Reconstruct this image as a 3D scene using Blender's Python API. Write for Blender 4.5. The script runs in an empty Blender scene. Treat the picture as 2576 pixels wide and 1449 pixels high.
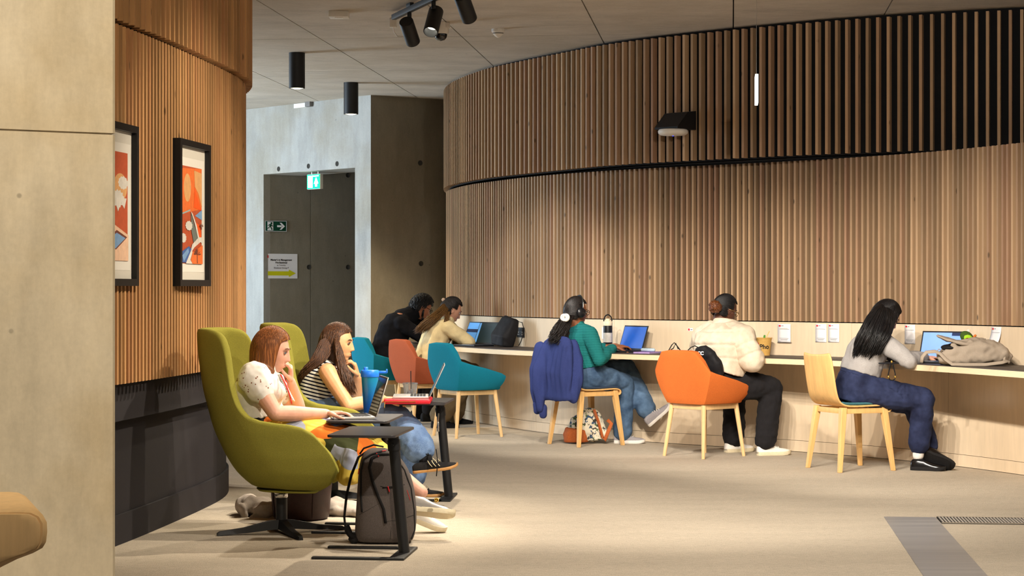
import bpy, bmesh, math, random
from mathutils import Vector, Matrix, Quaternion, noise
V = Vector
SC = bpy.context.scene
COL = SC.collection
# ------------------------------------------------------------------ camera (70 mm, level, eye height 1.28 m)
F, CX, CY, EYE = 5008.9, 1288.0, 724.5, 1.28
cam_d = bpy.data.cameras.new('camera'); cam_d.lens = 70; cam_d.sensor_width = 36; cam_d.clip_end = 200
cam = bpy.data.objects.new('camera', cam_d); COL.objects.link(cam)
cam.location = (0, 0, EYE); cam.rotation_euler = (math.pi / 2, 0, 0); SC.camera = cam
# ------------------------------------------------------------------ world, exposure, large lights
SC.view_settings.view_transform = 'Standard'; SC.view_settings.look = 'None'
SC.view_settings.gamma = 1.0; SC.view_settings.exposure = 0.0; SC.view_settings.use_curve_mapping = False
SC.cycles.max_bounces = 5; SC.cycles.diffuse_bounces = 3; SC.cycles.glossy_bounces = 3; SC.cycles.transmission_bounces = 4; SC.cycles.use_adaptive_sampling = True; SC.cycles.adaptive_threshold = 0.06; SC.cycles.adaptive_min_samples = 16
SC.cycles.caustics_reflective = False; SC.cycles.caustics_refractive = False; SC.cycles.sample_clamp_indirect = 4.0
W = bpy.data.worlds.new('world'); SC.world = W; W.use_nodes = True
W.node_tree.nodes['Background'].inputs[0].default_value = (1.0, 0.94, 0.87, 1)
W.node_tree.nodes['Background'].inputs[1].default_value = 0.42

def area_light(name, loc, target, size, size_y, power, color):
    l = bpy.data.lights.new(name, 'AREA'); l.shape = 'RECTANGLE'; l.size = size; l.size_y = size_y
    l.energy = power; l.color = color
    o = bpy.data.objects.new(name, l); COL.objects.link(o); o.location = loc
    o.rotation_euler = (V(target) - V(loc)).to_track_quat('-Z', 'Y').to_euler(); return o

def spot_light(name, loc, target, power, angle, color, blend=0.45, radius=0.035):
    l = bpy.data.lights.new(name, 'SPOT'); l.energy = power; l.color = color; l.spot_size = math.radians(angle)
    l.spot_blend = blend; l.shadow_soft_size = radius
    o = bpy.data.objects.new(name, l); COL.objects.link(o); o.location = loc
    o.rotation_euler = (V(target) - V(loc)).to_track_quat('-Z', 'Y').to_euler(); return o

WARM = (1.0, 0.88, 0.70); WARM2 = (1.0, 0.92, 0.81)
# daylight from the corridor window behind the timber drum, falling on the concrete at the back
area_light('corridor_daylight', (-6.6, 19.6, 1.9), (-2.0, 21.6, 1.9), 2.2, 2.0, 420, (0.68, 0.84, 1.0))
# track spots of the lounge and of the study counter
def track_x(y): return -0.877 + 0.3446 * (14.75 - y)
TRACK_Z = 3.13
HEADS = [  # y on the track, aim, watts, cone, colour
    (14.35, (0.15, 17.8, 0.4), 300, 46, (1.0, .95, .90)),
    (13.78, (-1.05, 11.9, 0.6), 290, 48, WARM),
    (13.10, (0.80, 16.5, 0.3), 330, 46, WARM2),
    (11.95, (-1.10, 10.5, 0.5), 400, 48, WARM),
    (11.40, (1.45, 15.9, 0.3), 330, 44, WARM2),
    (10.90, (2.10, 15.2, 0.3), 370, 44, WARM2),
    (10.40, (0.75, 12.4, 0.0), 420, 110, WARM2),
    (9.90, (-1.60, 10.8, 1.25), 340, 66, WARM),
    (9.40, (2.70, 14.5, 0.3), 390, 42, WARM2),
    (8.90, (3.30, 13.7, 0.5), 400, 42, WARM2),
    (8.30, (1.40, 10.0, 0.0), 400, 110, WARM2),  # unseen head added to spread more light over the floor
    (7.70, (3.00, 14.8, 2.1), 380, 58, WARM2),  # unseen head added to brighten the upper slats
]
for hy, aim, pw, an, hc in HEADS:
    p0 = V((track_x(hy), hy, TRACK_Z)); p0 += (V(aim) - p0).normalized() * 0.13
    spot_light('track_spot', p0, aim, pw, an, hc, 0.6)
spot_light('pillar_fill_spot', (-0.1, 3.9, 3.2), (-1.6, 6.6, 1.7), 500, 84, (1, .86, .66), 0.8)  # added spot without a fixture, brightens the pillar and bench arm

# ------------------------------------------------------------------ helpers
def PD(px, py, d): return V(((px - CX) * d / F, d, EYE - (py - CY) * d / F))
def PZ(px, py, z=0.0):
    d = F * (EYE - z) / (py - CY); return V(((px - CX) * d / F, d, z))
def lin(c):
    r = []
    for x in c[:3]:
        x = x / 255.0; r.append(x / 12.92 if x <= 0.04045 else ((x + 0.055) / 1.055) ** 2.4)
    return (r[0], r[1], r[2], 1.0)
MATS = {}
def nd(nt, typ, **kw):
    n = nt.nodes.new(typ)
    for k, v in kw.items(): setattr(n, k, v)
    return n
def newmat(name, rough=0.7, metal=0.0, spec=0.3):
    m = bpy.data.materials.new(name); m.use_nodes = True; b = m.node_tree.nodes['Principled BSDF']
    b.inputs['Roughness'].default_value = rough; b.inputs['Metallic'].default_value = metal
    b.inputs['Specular IOR Level'].default_value = spec; MATS[name] = m
    return m, m.node_tree, b
def mixc(nt, fac, a, b, blend='MIX'):
    n = nd(nt, 'ShaderNodeMix', data_type='RGBA', blend_type=blend)
    for i, x in ((0, fac), (6, a), (7, b)):
        if hasattr(x, 'is_linked') or hasattr(x, 'links'): nt.links.new(x, n.inputs[i])
        else: n.inputs[i].default_value = x
    return n.outputs[2]
def coords(nt, scale=(1, 1, 1), kind='Object'):
    t = nd(nt, 'ShaderNodeTexCoord'); mp = nd(nt, 'ShaderNodeMapping'); mp.inputs['Scale'].default_value = scale
    nt.links.new(t.outputs[kind], mp.inputs[0]); return mp.outputs[0]
def noisetex(nt, vec, scale, detail=3, rough=0.6):
    n = nd(nt, 'ShaderNodeTexNoise'); n.inputs['Scale'].default_value = scale; n.inputs['Detail'].default_value = detail
    n.inputs['Roughness'].default_value = rough
    if vec is not None: nt.links.new(vec, n.inputs['Vector'])
    return n.outputs['Fac']
def ramp(nt, fac, stops, interp='LINEAR'):
    r = nd(nt, 'ShaderNodeValToRGB'); e = r.color_ramp; e.interpolation = interp
    while len(e.elements) < len(stops): e.elements.new(0.5)
    for el, (p, c) in zip(e.elements, stops): el.position = p; el.color = c
    nt.links.new(fac, r.inputs[0]); return r.outputs[0]
def bump(nt, b, h, strength=0.3, dist=0.005):
    n = nd(nt, 'ShaderNodeBump'); n.inputs['Strength'].default_value = strength; n.inputs['Distance'].default_value = dist
    nt.links.new(h, n.inputs['Height']); nt.links.new(n.outputs[0], b.inputs['Normal'])
def sc_(c, k): return (min(1, c[0] * k), min(1, c[1] * k), min(1, c[2] * k), 1)
def mat(name, c, rough=0.7, metal=0.0, spec=0.3, ns=40, na=0.12, bs=0.0, bd=0.003, scale=(1, 1, 1), emit=0, sheen=0):
    if name in MATS: return MATS[name]
    m, nt, b = newmat(name, rough, metal, spec); col = lin(c); vec = coords(nt, scale)
    f = noisetex(nt, vec, ns, 4)
    o = ramp(nt, f, [(0.3, sc_(col, 1 - na)), (0.7, sc_(col, 1 + na))])
    nt.links.new(o, b.inputs['Base Color'])
    if bs: bump(nt, b, f, bs, bd)
    if emit:
        nt.links.new(o, b.inputs['Emission Color']); b.inputs['Emission Strength'].default_value = emit
    if sheen: b.inputs['Sheen Weight'].default_value = sheen
    return m
def fabric(name, c, ns=420, na=0.3, rough=0.95, bs=0.25, bd=0.002):
    if name in MATS: return MATS[name]
    m, nt, b = newmat(name, rough, 0, 0.1); col = lin(c); vec = coords(nt)
    f1 = noisetex(nt, vec, ns, 2); f2 = noisetex(nt, vec, 9, 3)
    a = ramp(nt, f1, [(0.3, sc_(col, 1 - na)), (0.7, sc_(col, 1 + na))])
    o = mixc(nt, 0.35, a, mixc(nt, f2, sc_(col, 0.82), sc_(col, 1.15)))
    nt.links.new(o, b.inputs['Base Color']); bump(nt, b, f1, bs, bd); return m
def wood(name, c, rough=0.55, scale=(30, 30, 1.6), na=0.25, rnd=0.0, knots=False, spec=0.25, red=None):
    if name in MATS: return MATS[name]
    m, nt, b = newmat(name, rough, 0, spec); col = lin(c)
    oi = nd(nt, 'ShaderNodeObjectInfo'); t = nd(nt, 'ShaderNodeTexCoord')
    addv = nd(nt, 'ShaderNodeVectorMath', operation='ADD'); sclv = nd(nt, 'ShaderNodeVectorMath', operation='SCALE')
    cmb = nd(nt, 'ShaderNodeCombineXYZ')
    for i in range(3): nt.links.new(oi.outputs['Random'], cmb.inputs[i])
    nt.links.new(cmb.outputs[0], sclv.inputs[0]); sclv.inputs['Scale'].default_value = 37.0
    nt.links.new(t.outputs['Object'], addv.inputs[0]); nt.links.new(sclv.outputs[0], addv.inputs[1])
    mp = nd(nt, 'ShaderNodeMapping'); mp.inputs['Scale'].default_value = scale; nt.links.new(addv.outputs[0], mp.inputs[0])
    f = noisetex(nt, mp.outputs[0], 2.2, 5, 0.65)
    o = ramp(nt, f, [(0.28, sc_(col, 1 - na)), (0.72, sc_(col, 1 + na))])
    if rnd:
        red = lin(red) if red else col
        w = nd(nt, 'ShaderNodeTexWhiteNoise', noise_dimensions='1D'); nt.links.new(oi.outputs['Random'], w.inputs['W'])
        tint = ramp(nt, w.outputs['Value'], [(0.0, sc_(col, 1 - rnd)), (0.35, sc_(col, 0.97)), (0.6, red), (0.8, sc_(col, 1 + rnd * .6)), (1.0, sc_(col, 1 + rnd))])
        o = mixc(nt, 0.62, o, tint)
    if knots:
        mk = nd(nt, 'ShaderNodeMapping'); mk.inputs['Scale'].default_value = (9, 9, 4.2); nt.links.new(addv.outputs[0], mk.inputs[0])
        vo = nd(nt, 'ShaderNodeTexVoronoi'); vo.inputs['Scale'].default_value = 1.0; nt.links.new(mk.outputs[0], vo.inputs['Vector'])
        kf = ramp(nt, vo.outputs['Distance'], [(0.05, (1, 1, 1, 1)), (0.11, (0, 0, 0, 1))])
        o = mixc(nt, kf, o, sc_(col, 0.4))
    nt.links.new(o, b.inputs['Base Color']); bump(nt, b, f, 0.12, 0.002); return m
def concrete(name, c, warm=None, streak=(2.2, 2.2, 0.35), na=0.22):
    if name in MATS: return MATS[name]
    m, nt, b = newmat(name, 0.8, 0, 0.25); col = lin(c); warm = lin(warm) if warm else sc_(col, 1.1)
    vec = coords(nt, streak); v2 = coords(nt)
    f1 = noisetex(nt, vec, 2.2, 7, 0.62); f2 = noisetex(nt, v2, 55, 3); f3 = noisetex(nt, v2, 1.3, 4)
    a = ramp(nt, f1, [(0.3, sc_(col, 1 - na * 1.5)), (0.5, col), (0.7, sc_(col, 1 + na * .8))])
    a = mixc(nt, ramp(nt, f3, [(0.45, (0, 0, 0, 1)), (0.65, (.75, .75, .75, 1))]), a, warm)
    f4 = noisetex(nt, coords(nt, (streak[0] * 4, streak[1] * 4, streak[2] * 1.5)), 3.0, 5, .7)
    a = mixc(nt, 0.22, a, ramp(nt, f4, [(0.35, sc_(col, .62)), (0.65, sc_(col, 1.2))]))
    vo = nd(nt, 'ShaderNodeTexVoronoi'); vo.inputs['Scale'].default_value = 5.0; nt.links.new(v2, vo.inputs['Vector'])
    pit = ramp(nt, vo.outputs['Distance'], [(0.03, (.75, .75, .75, 1)), (0.055, (0, 0, 0, 1))])
    a = mixc(nt, pit, a, sc_(col, 0.45))
    a = mixc(nt, 0.12, a, ramp(nt, f2, [(0.3, sc_(col, .6)), (0.7, sc_(col, 1.3))]))
    nt.links.new(a, b.inputs['Base Color']); bump(nt, b, f1, 0.15, 0.01); return m

class MB:
    def __init__(s): s.v = []; s.f = []
    def add(s, vs, fs, M=None):
        k = len(s.v); s.v += [tuple(M @ V(p)) if M else tuple(p) for p in vs]; s.f += [tuple(i + k for i in q) for q in fs]; return s
    def bm(s, bmx, M=None):
        bmx.verts.ensure_lookup_table(); bmx.verts.index_update()
        s.add([v.co.copy() for v in bmx.verts], [[v.index for v in q.verts] for q in bmx.faces], M); bmx.free(); return s
    def box(s, c, d, M=None, bev=0, seg=2, rz=0, R=None):
        if not bev and not rz and R is None:
            x, y, z = d[0] / 2, d[1] / 2, d[2] / 2
            vs = [V(c) + V((i * x, j * y, k * z)) for i in (-1, 1) for j in (-1, 1) for k in (-1, 1)]
            return s.add(vs, [(0, 1, 3, 2), (4, 6, 7, 5), (0, 4, 5, 1), (2, 3, 7, 6), (0, 2, 6, 4), (1, 5, 7, 3)], M)
        b = bmesh.new(); bmesh.ops.create_cube(b, size=1.0); bmesh.ops.scale(b, vec=d, verts=b.verts)
        if bev: bmesh.ops.bevel(b, geom=list(b.edges), offset=bev, segments=seg, affect='EDGES', profile=0.6)
        T = Matrix.Translation(c) @ (R.to_4x4() if R is not None else Matrix.Rotation(rz, 4, 'Z'))
        return s.bm(b, (M @ T) if M else T)
    def tube(s, path, r, n=8, M=None, cap=True, flat=1.0):
        path = [V(p) for p in path]; m = len(path); rs = r if isinstance(r, (list, tuple)) else [r] * m
        rings = []; nrm = None
        for i, p in enumerate(path):
            t = (path[min(i + 1, m - 1)] - path[max(i - 1, 0)])
            t = t.normalized() if t.length > 1e-9 else V((0, 0, 1))
            if nrm is None:
                nrm = t.orthogonal().normalized()
                if abs(t.z) < .9: nrm = (V((0, 0, 1)) - t * t.z).normalized()
            else: nrm = (nrm - t * nrm.dot(t)).normalized()
            bi = t.cross(nrm)
            rings.append([p + (nrm * math.cos(a) * flat + bi * math.sin(a)) * rs[i] for a in [2 * math.pi * k / n for k in range(n)]])
        return s.loft(rings, M, cap)
    def loft(s, rings, M=None, cap=True, closed=True):
        n = len(rings[0]); vs = [p for r in rings for p in r]; fs = []
        for i in range(len(rings) - 1):
            for k in range(n if closed else n - 1):
                a, b = i * n + k, i * n + (k + 1) % n; fs.append((a, b, b + n, a + n))
        if cap and closed: fs.append(tuple(reversed(range(n)))); fs.append(tuple((len(rings) - 1) * n + k for k in range(n)))
        return s.add(vs, fs, M)
    def lathe(s, prof, n=24, M=None, cap=True):
        return s.loft([[V((r * math.cos(2 * math.pi * k / n), r * math.sin(2 * math.pi * k / n), z)) for k in range(n)] for r, z in prof], M, cap)
    def prism(s, poly, z0, z1, M=None):
        n = len(poly); vs = [V((p[0], p[1], z0)) for p in poly] + [V((p[0], p[1], z1)) for p in poly]
        return s.add(vs, [tuple(reversed(range(n))), tuple(range(n, 2 * n))] + [(k, (k + 1) % n, n + (k + 1) % n, n + k) for k in range(n)], M)
    def grid(s, rows, M=None): return s.loft(rows, M, False, False)
    def mesh(s, name):
        me = bpy.data.meshes.new(name); me.from_pydata(s.v, [], s.f); me.validate()
        b = bmesh.new(); b.from_mesh(me); bmesh.ops.recalc_face_normals(b, faces=b.faces); b.to_mesh(me); b.free(); return me
    def build(s, name, m, parent=None, smooth=40, world=False, mods=()):
        me = s.mesh(name); me.materials.append(m); o = bpy.data.objects.new(name, me); COL.objects.link(o)
        if smooth:
            me.shade_smooth()
            if smooth < 180: me.set_sharp_from_angle(angle=math.radians(smooth))
        if parent:
            o.parent = parent
            if world: o.matrix_parent_inverse = parent.matrix_basis.inverted()
        for typ, kw in mods:
            md = o.modifiers.new(typ, typ)
            for k, v in kw.items(): setattr(md, k, v)
        return o
def thing(name, label, cat, loc=(0, 0, 0), rz=0, group=None):
    o = bpy.data.objects.new(name, None); COL.objects.link(o); o.empty_display_size = 0.1
    o.location = loc; o.rotation_euler = (0, 0, rz); tag(o, label, cat, group); return o
def tag(o, label, cat, group=None):
    o['label'] = label; o['category'] = cat
    if group: o['group'] = group
    return o
def struct(o, label=None):
    o['kind'] = 'structure'
    if label: o['label'] = label
    return o
def copy_tree(o, parent=None):
    c = o.copy(); COL.objects.link(c)
    if parent: c.parent = parent
    for ch in list(o.children): copy_tree(ch, c)
    return c
def text_mesh(body, size, align='CENTER', bold=0.0):
    cu = bpy.data.curves.new('lettering', 'FONT'); cu.body = body; cu.size = size; cu.align_x = align; cu.align_y = 'CENTER'
    cu.offset = bold; cu.extrude = 0.0004
    o = bpy.data.objects.new('lettering', cu); COL.objects.link(o)
    me = bpy.data.meshes.new_from_object(o.evaluated_get(bpy.context.evaluated_depsgraph_get()))
    bpy.data.objects.remove(o); bpy.data.curves.remove(cu); return me
def lettering(body, size, M, m, parent, align='CENTER', bold=0.0, name='lettering', world=True):
    me = text_mesh(body, size, align, bold); me.transform(M); me.materials.clear(); me.materials.append(m)
    o = bpy.data.objects.new(name, me); COL.objects.link(o); o.parent = parent
    if world: o.matrix_parent_inverse = parent.matrix_basis.inverted()
    return o
def frame_on(p, nrm, up=V((0, 0, 1))):
    """matrix whose local x runs along the surface, y is up and z comes out of the surface"""
    z = V(nrm).normalized(); x = V(up).cross(z).normalized(); y = z.cross(x)
    return Matrix(((x.x, y.x, z.x, p[0]), (x.y, y.y, z.y, p[1]), (x.z, y.z, z.z, p[2]), (0, 0, 0, 1)))

class Curve2:
    """smooth plan curve; nrm() points to the room side (left of travel is chosen by side)"""
    def __init__(s, pts, side=1, off=0.0):
        P = [V((a, b)) for a, b in pts]; P = [P[0] * 2 - P[1]] + P + [P[-1] * 2 - P[-2]]; s.p = []
        for i in range(1, len(P) - 2):
            for k in range(16):
                t = k / 16; a, b, c, d = P[i - 1:i + 3]
                s.p.append(0.5 * ((2 * b) + (c - a) * t + (2 * a - 5 * b + 4 * c - d) * t * t + (3 * b - a - 3 * c + d) * t ** 3))
        s.p.append(P[-2]); s.side = side
        for _ in range(6): s.p = [s.p[0]] + [(s.p[i - 1] + s.p[i] * 2 + s.p[i + 1]) / 4 for i in range(1, len(s.p) - 1)] + [s.p[-1]]
        if off:
            q = []
            for i in range(len(s.p)):
                t = (s.p[min(i + 1, len(s.p) - 1)] - s.p[max(i - 1, 0)]).normalized(); q.append(s.p[i] + V((-t.y, t.x)) * side * off)
            s.p = q
        s.s = [0.0]
        for i in range(1, len(s.p)): s.s.append(s.s[-1] + (s.p[i] - s.p[i - 1]).length)
        s.L = s.s[-1]
    def at(s, d):
        d = max(0, min(s.L - 1e-6, d)); lo, hi = 0, len(s.s) - 1
        while hi - lo > 1:
            mid = (lo + hi) // 2
            if s.s[mid] <= d: lo = mid
            else: hi = mid
        t = (d - s.s[lo]) / max(1e-9, s.s[hi] - s.s[lo]); p = s.p[lo].lerp(s.p[hi], t)
        a, b = s.p[max(lo - 1, 0)], s.p[min(hi + 1, len(s.p) - 1)]; tg = (b - a).normalized()
        return p, tg, V((-tg.y, tg.x)) * s.side
    def near_px(s, px):
        """arc position met by the sight line of column px"""
        best = None; k = (px - CX) / F
        for i in range(1, len(s.p)):
            a, b = s.p[i - 1], s.p[i]; fa, fb = a.x - k * a.y, b.x - k * b.y
            if fa * fb <= 0:
                t = fa / (fa - fb) if fa != fb else 0; d = s.s[i - 1] + t * (s.s[i] - s.s[i - 1]); y = a.y + t * (b.y - a.y)
                if best is None or y < best[1]: best = (d, y)
        return best[0] if best else None
def ribbon(mb, cv, s0, s1, z0, z1, o0, o1, step=0.12):
    """closed curved slab between plan offsets o0 (front) and o1 (back)"""
    n = max(2, int((s1 - s0) / step)); rings = []
    for i in range(n + 1):
        p, t, nn = cv.at(s0 + (s1 - s0) * i / n); a, b = p + nn * o0, p + nn * o1
        rings.append([V((a.x, a.y, z0)), V((a.x, a.y, z1)), V((b.x, b.y, z1)), V((b.x, b.y, z0))])
    return mb.loft(rings)
# ================================================================== the setting
CEIL = 3.33
M_carpet, nt, b = newmat('carpet', 1.0, 0, 0.05)
v1 = coords(nt); f1 = noisetex(nt, v1, 170, 3); f2 = noisetex(nt, coords(nt, (0.5, 1.6, 1)), 2.4, 6, .65); f3 = noisetex(nt, coords(nt, (4, 26, 1)), 3, 3)
c0 = lin((190, 177, 158))
a = ramp(nt, f2, [(0.3, sc_(c0, .74)), (0.55, c0), (0.75, sc_(c0, 1.18))])
a = mixc(nt, 0.5, a, ramp(nt, f1, [(0.3, sc_(c0, .35)), (0.7, sc_(c0, 1.6))]))
a = mixc(nt, 0.22, a, ramp(nt, f3, [(0.3, sc_(c0, .6)), (0.7, sc_(c0, 1.25))]))
a = mixc(nt, 0.16, a, ramp(nt, noisetex(nt, coords(nt, (1, 2.2, 1)), 28, 4), [(0.35, sc_(c0, .45)), (0.65, sc_(c0, 1.4))]))
nt.links.new(a, b.inputs['Base Color']); bump(nt, b, f1, 0.6, 0.006)
M_conc = concrete('concrete_grey', (168, 166, 160), (150, 140, 120), (1.0, 1.0, .5))
M_concshade = concrete('concrete_shaded', (134, 126, 110), (122, 110, 90), (.9, .9, .6), .14)  # same concrete as the grey, its lack of daylight put into the colour
M_ceil = concrete('concrete_ceiling', (198, 188, 174), (180, 168, 150), (0.7, 1.8, 1), .16)
M_pillar = concrete('concrete_pale', (208, 196, 172), (186, 164, 122), (1.3, 1.3, .75), 0.16)
M_black = mat('matt_black', (14, 14, 16), .85, ns=20)
M_blackmetal = mat('black_powdercoat', (22, 22, 24), .5, spec=.4, ns=200, na=.2)
M_joint = mat('joint_dark', (70, 62, 54), .9)
M_slatR = wood('larch_slat', (170, 139, 106), .6, (26, 26, 1.3), .26, .42, True, red=(156, 114, 90))
M_slatL = wood('larch_slat_warm_lit', (184, 138, 90), .6, (26, 26, 1.3), .28, .40, True, red=(168, 112, 74))  # same larch as the right wall; warm light is put into the colour
M_ply = wood('birch_ply', (224, 202, 172), .55, (10, 10, 1.2), .07)
M_plyedge = wood('birch_edge', (232, 208, 172), .5, (4, 4, 40), .06)
M_charcoal = mat('charcoal_laminate', (46, 43, 45), .75, ns=300, na=.12, spec=.15)
M_lino = mat('dark_linoleum', (74, 66, 60), .55, ns=90, na=.12)
M_beech = wood('beech', (226, 188, 134), .45, (14, 14, 1.4), .10)
M_white = mat('white_plastic', (228, 222, 212), .45, ns=10, na=.02)
M_steel = mat('polished_steel', (200, 198, 194), .2, 1.0, .5, ns=5, na=.05)

flo = MB(); flo.add([(-14, -3, 0), (14, -3, 0), (14, 30, 0), (-14, 30, 0)], [(0, 1, 2, 3)])
struct(flo.build('floor', M_carpet, smooth=0), 'mottled beige carpet floor')
AX_V = V((0.1095, 0.994)); AX_U = V((0.994, -0.1095))
def UV(u, v, z): q = AX_U * u + AX_V * v; return V((q.x, q.y, z))
# ceiling: slab above, cast panels with open joints below
cs = MB(); cs.box((0, 13.5, CEIL + .16), (28, 33, .2)); ceil_ = struct(cs.build('ceiling', M_joint, smooth=0), 'board-marked concrete ceiling')
us = [-14] + [-4.5 - 1.14 * k for k in (3, 2, 1)] + [-4.5, -3.36, -2.185, -1.06, .015, 1.14, 2.28, 3.42, 4.56, 14]
vs = [-3, 3.95, 6.38, 8.81, 11.24, 13.67, 16.10, 18.53, 20.96, 23.39, 30]
gj = .0045
for i in range(len(us) - 1):
    for j in range(len(vs) - 1):
        m = MB(); q = [UV(us[i] + gj, vs[j] + gj, 0), UV(us[i + 1] - gj, vs[j] + gj, 0), UV(us[i + 1] - gj, vs[j + 1] - gj, 0), UV(us[i] + gj, vs[j + 1] - gj, 0)]
        m.prism([(p.x, p.y) for p in q], CEIL, CEIL + .058); m.build('ceiling_panel', M_ceil, ceil_, smooth=0)

# ---- curved timber wall along the study counter
LOW = Curve2([(-.50, 23.0), (-.64, 21.8), (-.665, 20.5), (-.43, 19.25), (-.17, 18.55), (.11, 17.92), (.44, 17.34), (.85, 16.82), (1.25, 16.42),
              (1.67, 16.06), (2.1, 15.68), (2.5, 15.26), (2.87, 14.80), (3.2, 14.25), (3.48, 13.62), (3.72, 12.95), (3.95, 12.2), (4.15, 11.4)], -1)
UPP = Curve2([(-.60, 22.9), (-.70, 21.6), (-.70, 20.4), (-.565, 19.46), (-.254, 18.43), (.117, 17.69), (.487, 17.03), (.70, 16.66), (1.012, 16.27),
              (1.466, 15.84), (1.898, 15.47), (2.319, 15.15), (2.727, 14.9), (3.142, 14.70), (3.719, 14.47), (4.3, 14.3), (5.2, 14.1)], -1)
def slat_wall(cv, s0, s1, pitch, w, dep, z0, z1, front, m, parent):
    base = MB(); base.box((0, -dep / 2, (z1 - z0) / 2), (w, dep, z1 - z0)); me = base.mesh('slat'); me.materials.append(m)
    n = int((s1 - s0) / pitch)
    for i in range(n):
        p, t, nn = cv.at(s0 + pitch * (i + .5)); q = p + nn * front
        o = bpy.data.objects.new('slat', me); COL.objects.link(o); o.parent = parent
        o.location = (q.x, q.y, z0); o.rotation_euler = (0, 0, math.atan2(nn.y, nn.x) - math.pi / 2)
ZB = 2.285
m = MB(); ribbon(m, LOW, 0, LOW.L, 1.01, ZB - .012, -.035, -.12); wl = struct(m.build('wall_right', M_black, smooth=30), 'dark backing of the lower timber slats')
slat_wall(LOW, 0.9, LOW.L - .05, .055, .021, .042, 1.02, ZB - .012, .012, M_slatR, wl)
m = MB(); ribbon(m, UPP, 0, UPP.L, ZB + .004, CEIL, -.078, -.18)
ribbon(m, UPP, 0, UPP.L, ZB + .004, ZB + .012, -.06, -.62); wu = struct(m.build('wall_right_upper', M_black, smooth=30), 'black backing of the upper timber slats')
slat_wall(UPP, 0.9, UPP.L - .05, .0815, .022, .056, ZB + .012, CEIL - .025, 0.0, M_slatR, wu)
# birch plywood base wall in panels, skirting below
m = MB(); ribbon(m, LOW, 0.6, LOW.L, 0.0, 1.008, -.02, -.12); wb = struct(m.build('wall_base_right', M_joint, smooth=30), 'carcass of the birch plywood base wall')
seams = [LOW.near_px(x) for x in (1349, 1545, 1860, 2142, 2386)]; seams = [.9, seams[0] - .95] + seams + [LOW.L - .9, LOW.L - .02]
for i in range(len(seams) - 1):
    for z0, z1 in ((.004, .088), (.091, 1.012)):
        m = MB(); ribbon(m, LOW, seams[i] + .0015, seams[i + 1] - .0015, z0, z1, .0, -.019, .1); m.build('plywood_panel', M_ply, wb, smooth=30)
s_c0 = LOW.near_px(1150)
if s_c0 is None: s_c0 = 4.0
cw = thing('study_counter', 'long curved wall counter with dark top and pale birch edge', 'counter', (1.2, 15.9, 0))
CTOP = .752; CDEP = .52
m = MB(); ribbon(m, LOW, s_c0 - .12, LOW.L, CTOP - .006, CTOP, CDEP - .004, .001, .08); m.build('counter_top', M_lino, cw, 30, True)
m = MB(); ribbon(m, LOW, s_c0 - .12, LOW.L, CTOP - .046, CTOP - .006, CDEP, .001, .08); m.build('counter_edge', M_plyedge, cw, 30, True)

# ---- timber drum on the near side
KICK = Curve2([(-2.42, 7.2), (-2.27, 8.0), (-2.12, 8.8), (-1.97, 9.84), (-1.90, 10.41), (-1.845, 10.95), (-1.795, 11.5), (-1.765, 12.0), (-1.775, 12.4), (-1.83, 12.8), (-1.95, 13.25),
               (-2.2, 13.8), (-2.6, 14.3), (-3.2, 14.75)], 1)
KN = KICK.at(2)[2]
KICK.side = -1 if KN.x < 0 else 1
if KICK.at(2)[2].x < 0: KICK.side *= -1
ZL = 2.555
m = MB(); ribbon(m, KICK, 0, KICK.L, ZL + .01, CEIL, .085, -.2); wdu = struct(m.build('wall_left_upper', M_black, smooth=30), 'black backing of the drum upper slats')
slat_wall(KICK, .3, KICK.L - .1, .082, .022, .068, ZL + .005, CEIL - .02, .152, M_slatL, wdu)
m = MB(); ribbon(m, KICK, 0, KICK.L, .815, ZL - .006, .072, -.2); wd = struct(m.build('wall_left', M_black, smooth=30), 'dark backing of the drum lower slats')
slat_wall(KICK, .3, KICK.L - .1, .055, .023, .042, .815, ZL - .006, .113, M_slatL, wd)
m = MB(); ribbon(m, KICK, 0, KICK.L, .625, .813, .045, -.2); struct(m.build('wall_base_left', M_charcoal, smooth=30), 'charcoal band under the drum slats')
m = MB(); ribbon(m, KICK, 0, KICK.L, .15, .623, -.012, -.2); struct(m.build('wall_base_left_panel', M_charcoal, smooth=30), 'charcoal base panel of the drum')
m = MB(); ribbon(m, KICK, 0, KICK.L, 0, .149, .004, -.2); struct(m.build('baseboard_left', M_charcoal, smooth=30), 'charcoal skirting of the drum')

# ---- concrete pillar close to the camera
E = V((-1.392, 7.0)); fd = V((-.869, -.495)); bd = V((-.495, .869))
pp = [E + fd * .012, E + fd * 2.2, E + fd * 2.2 + bd * .8, E + bd * .8, E + bd * .012]
m = MB()
for z0, z1 in ((0, 1.818), (1.824, CEIL)):
    r0 = [V((p.x, p.y, z0)) for p in pp]; r1 = [V((p.x, p.y, z1)) for p in pp]; m.loft([r0, r1])
m.loft([[V((p.x, p.y, z)) for p in [E + (fd + bd) * .012, E + fd * 2.19 + bd * .012, E + fd * 2.19 + bd * .79, E + bd * .79 + fd * .01]] for z in (1.81, 1.83)])
struct(m.build('pillar', M_pillar, smooth=0), 'pale cast concrete pillar with a horizontal joint')

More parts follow.
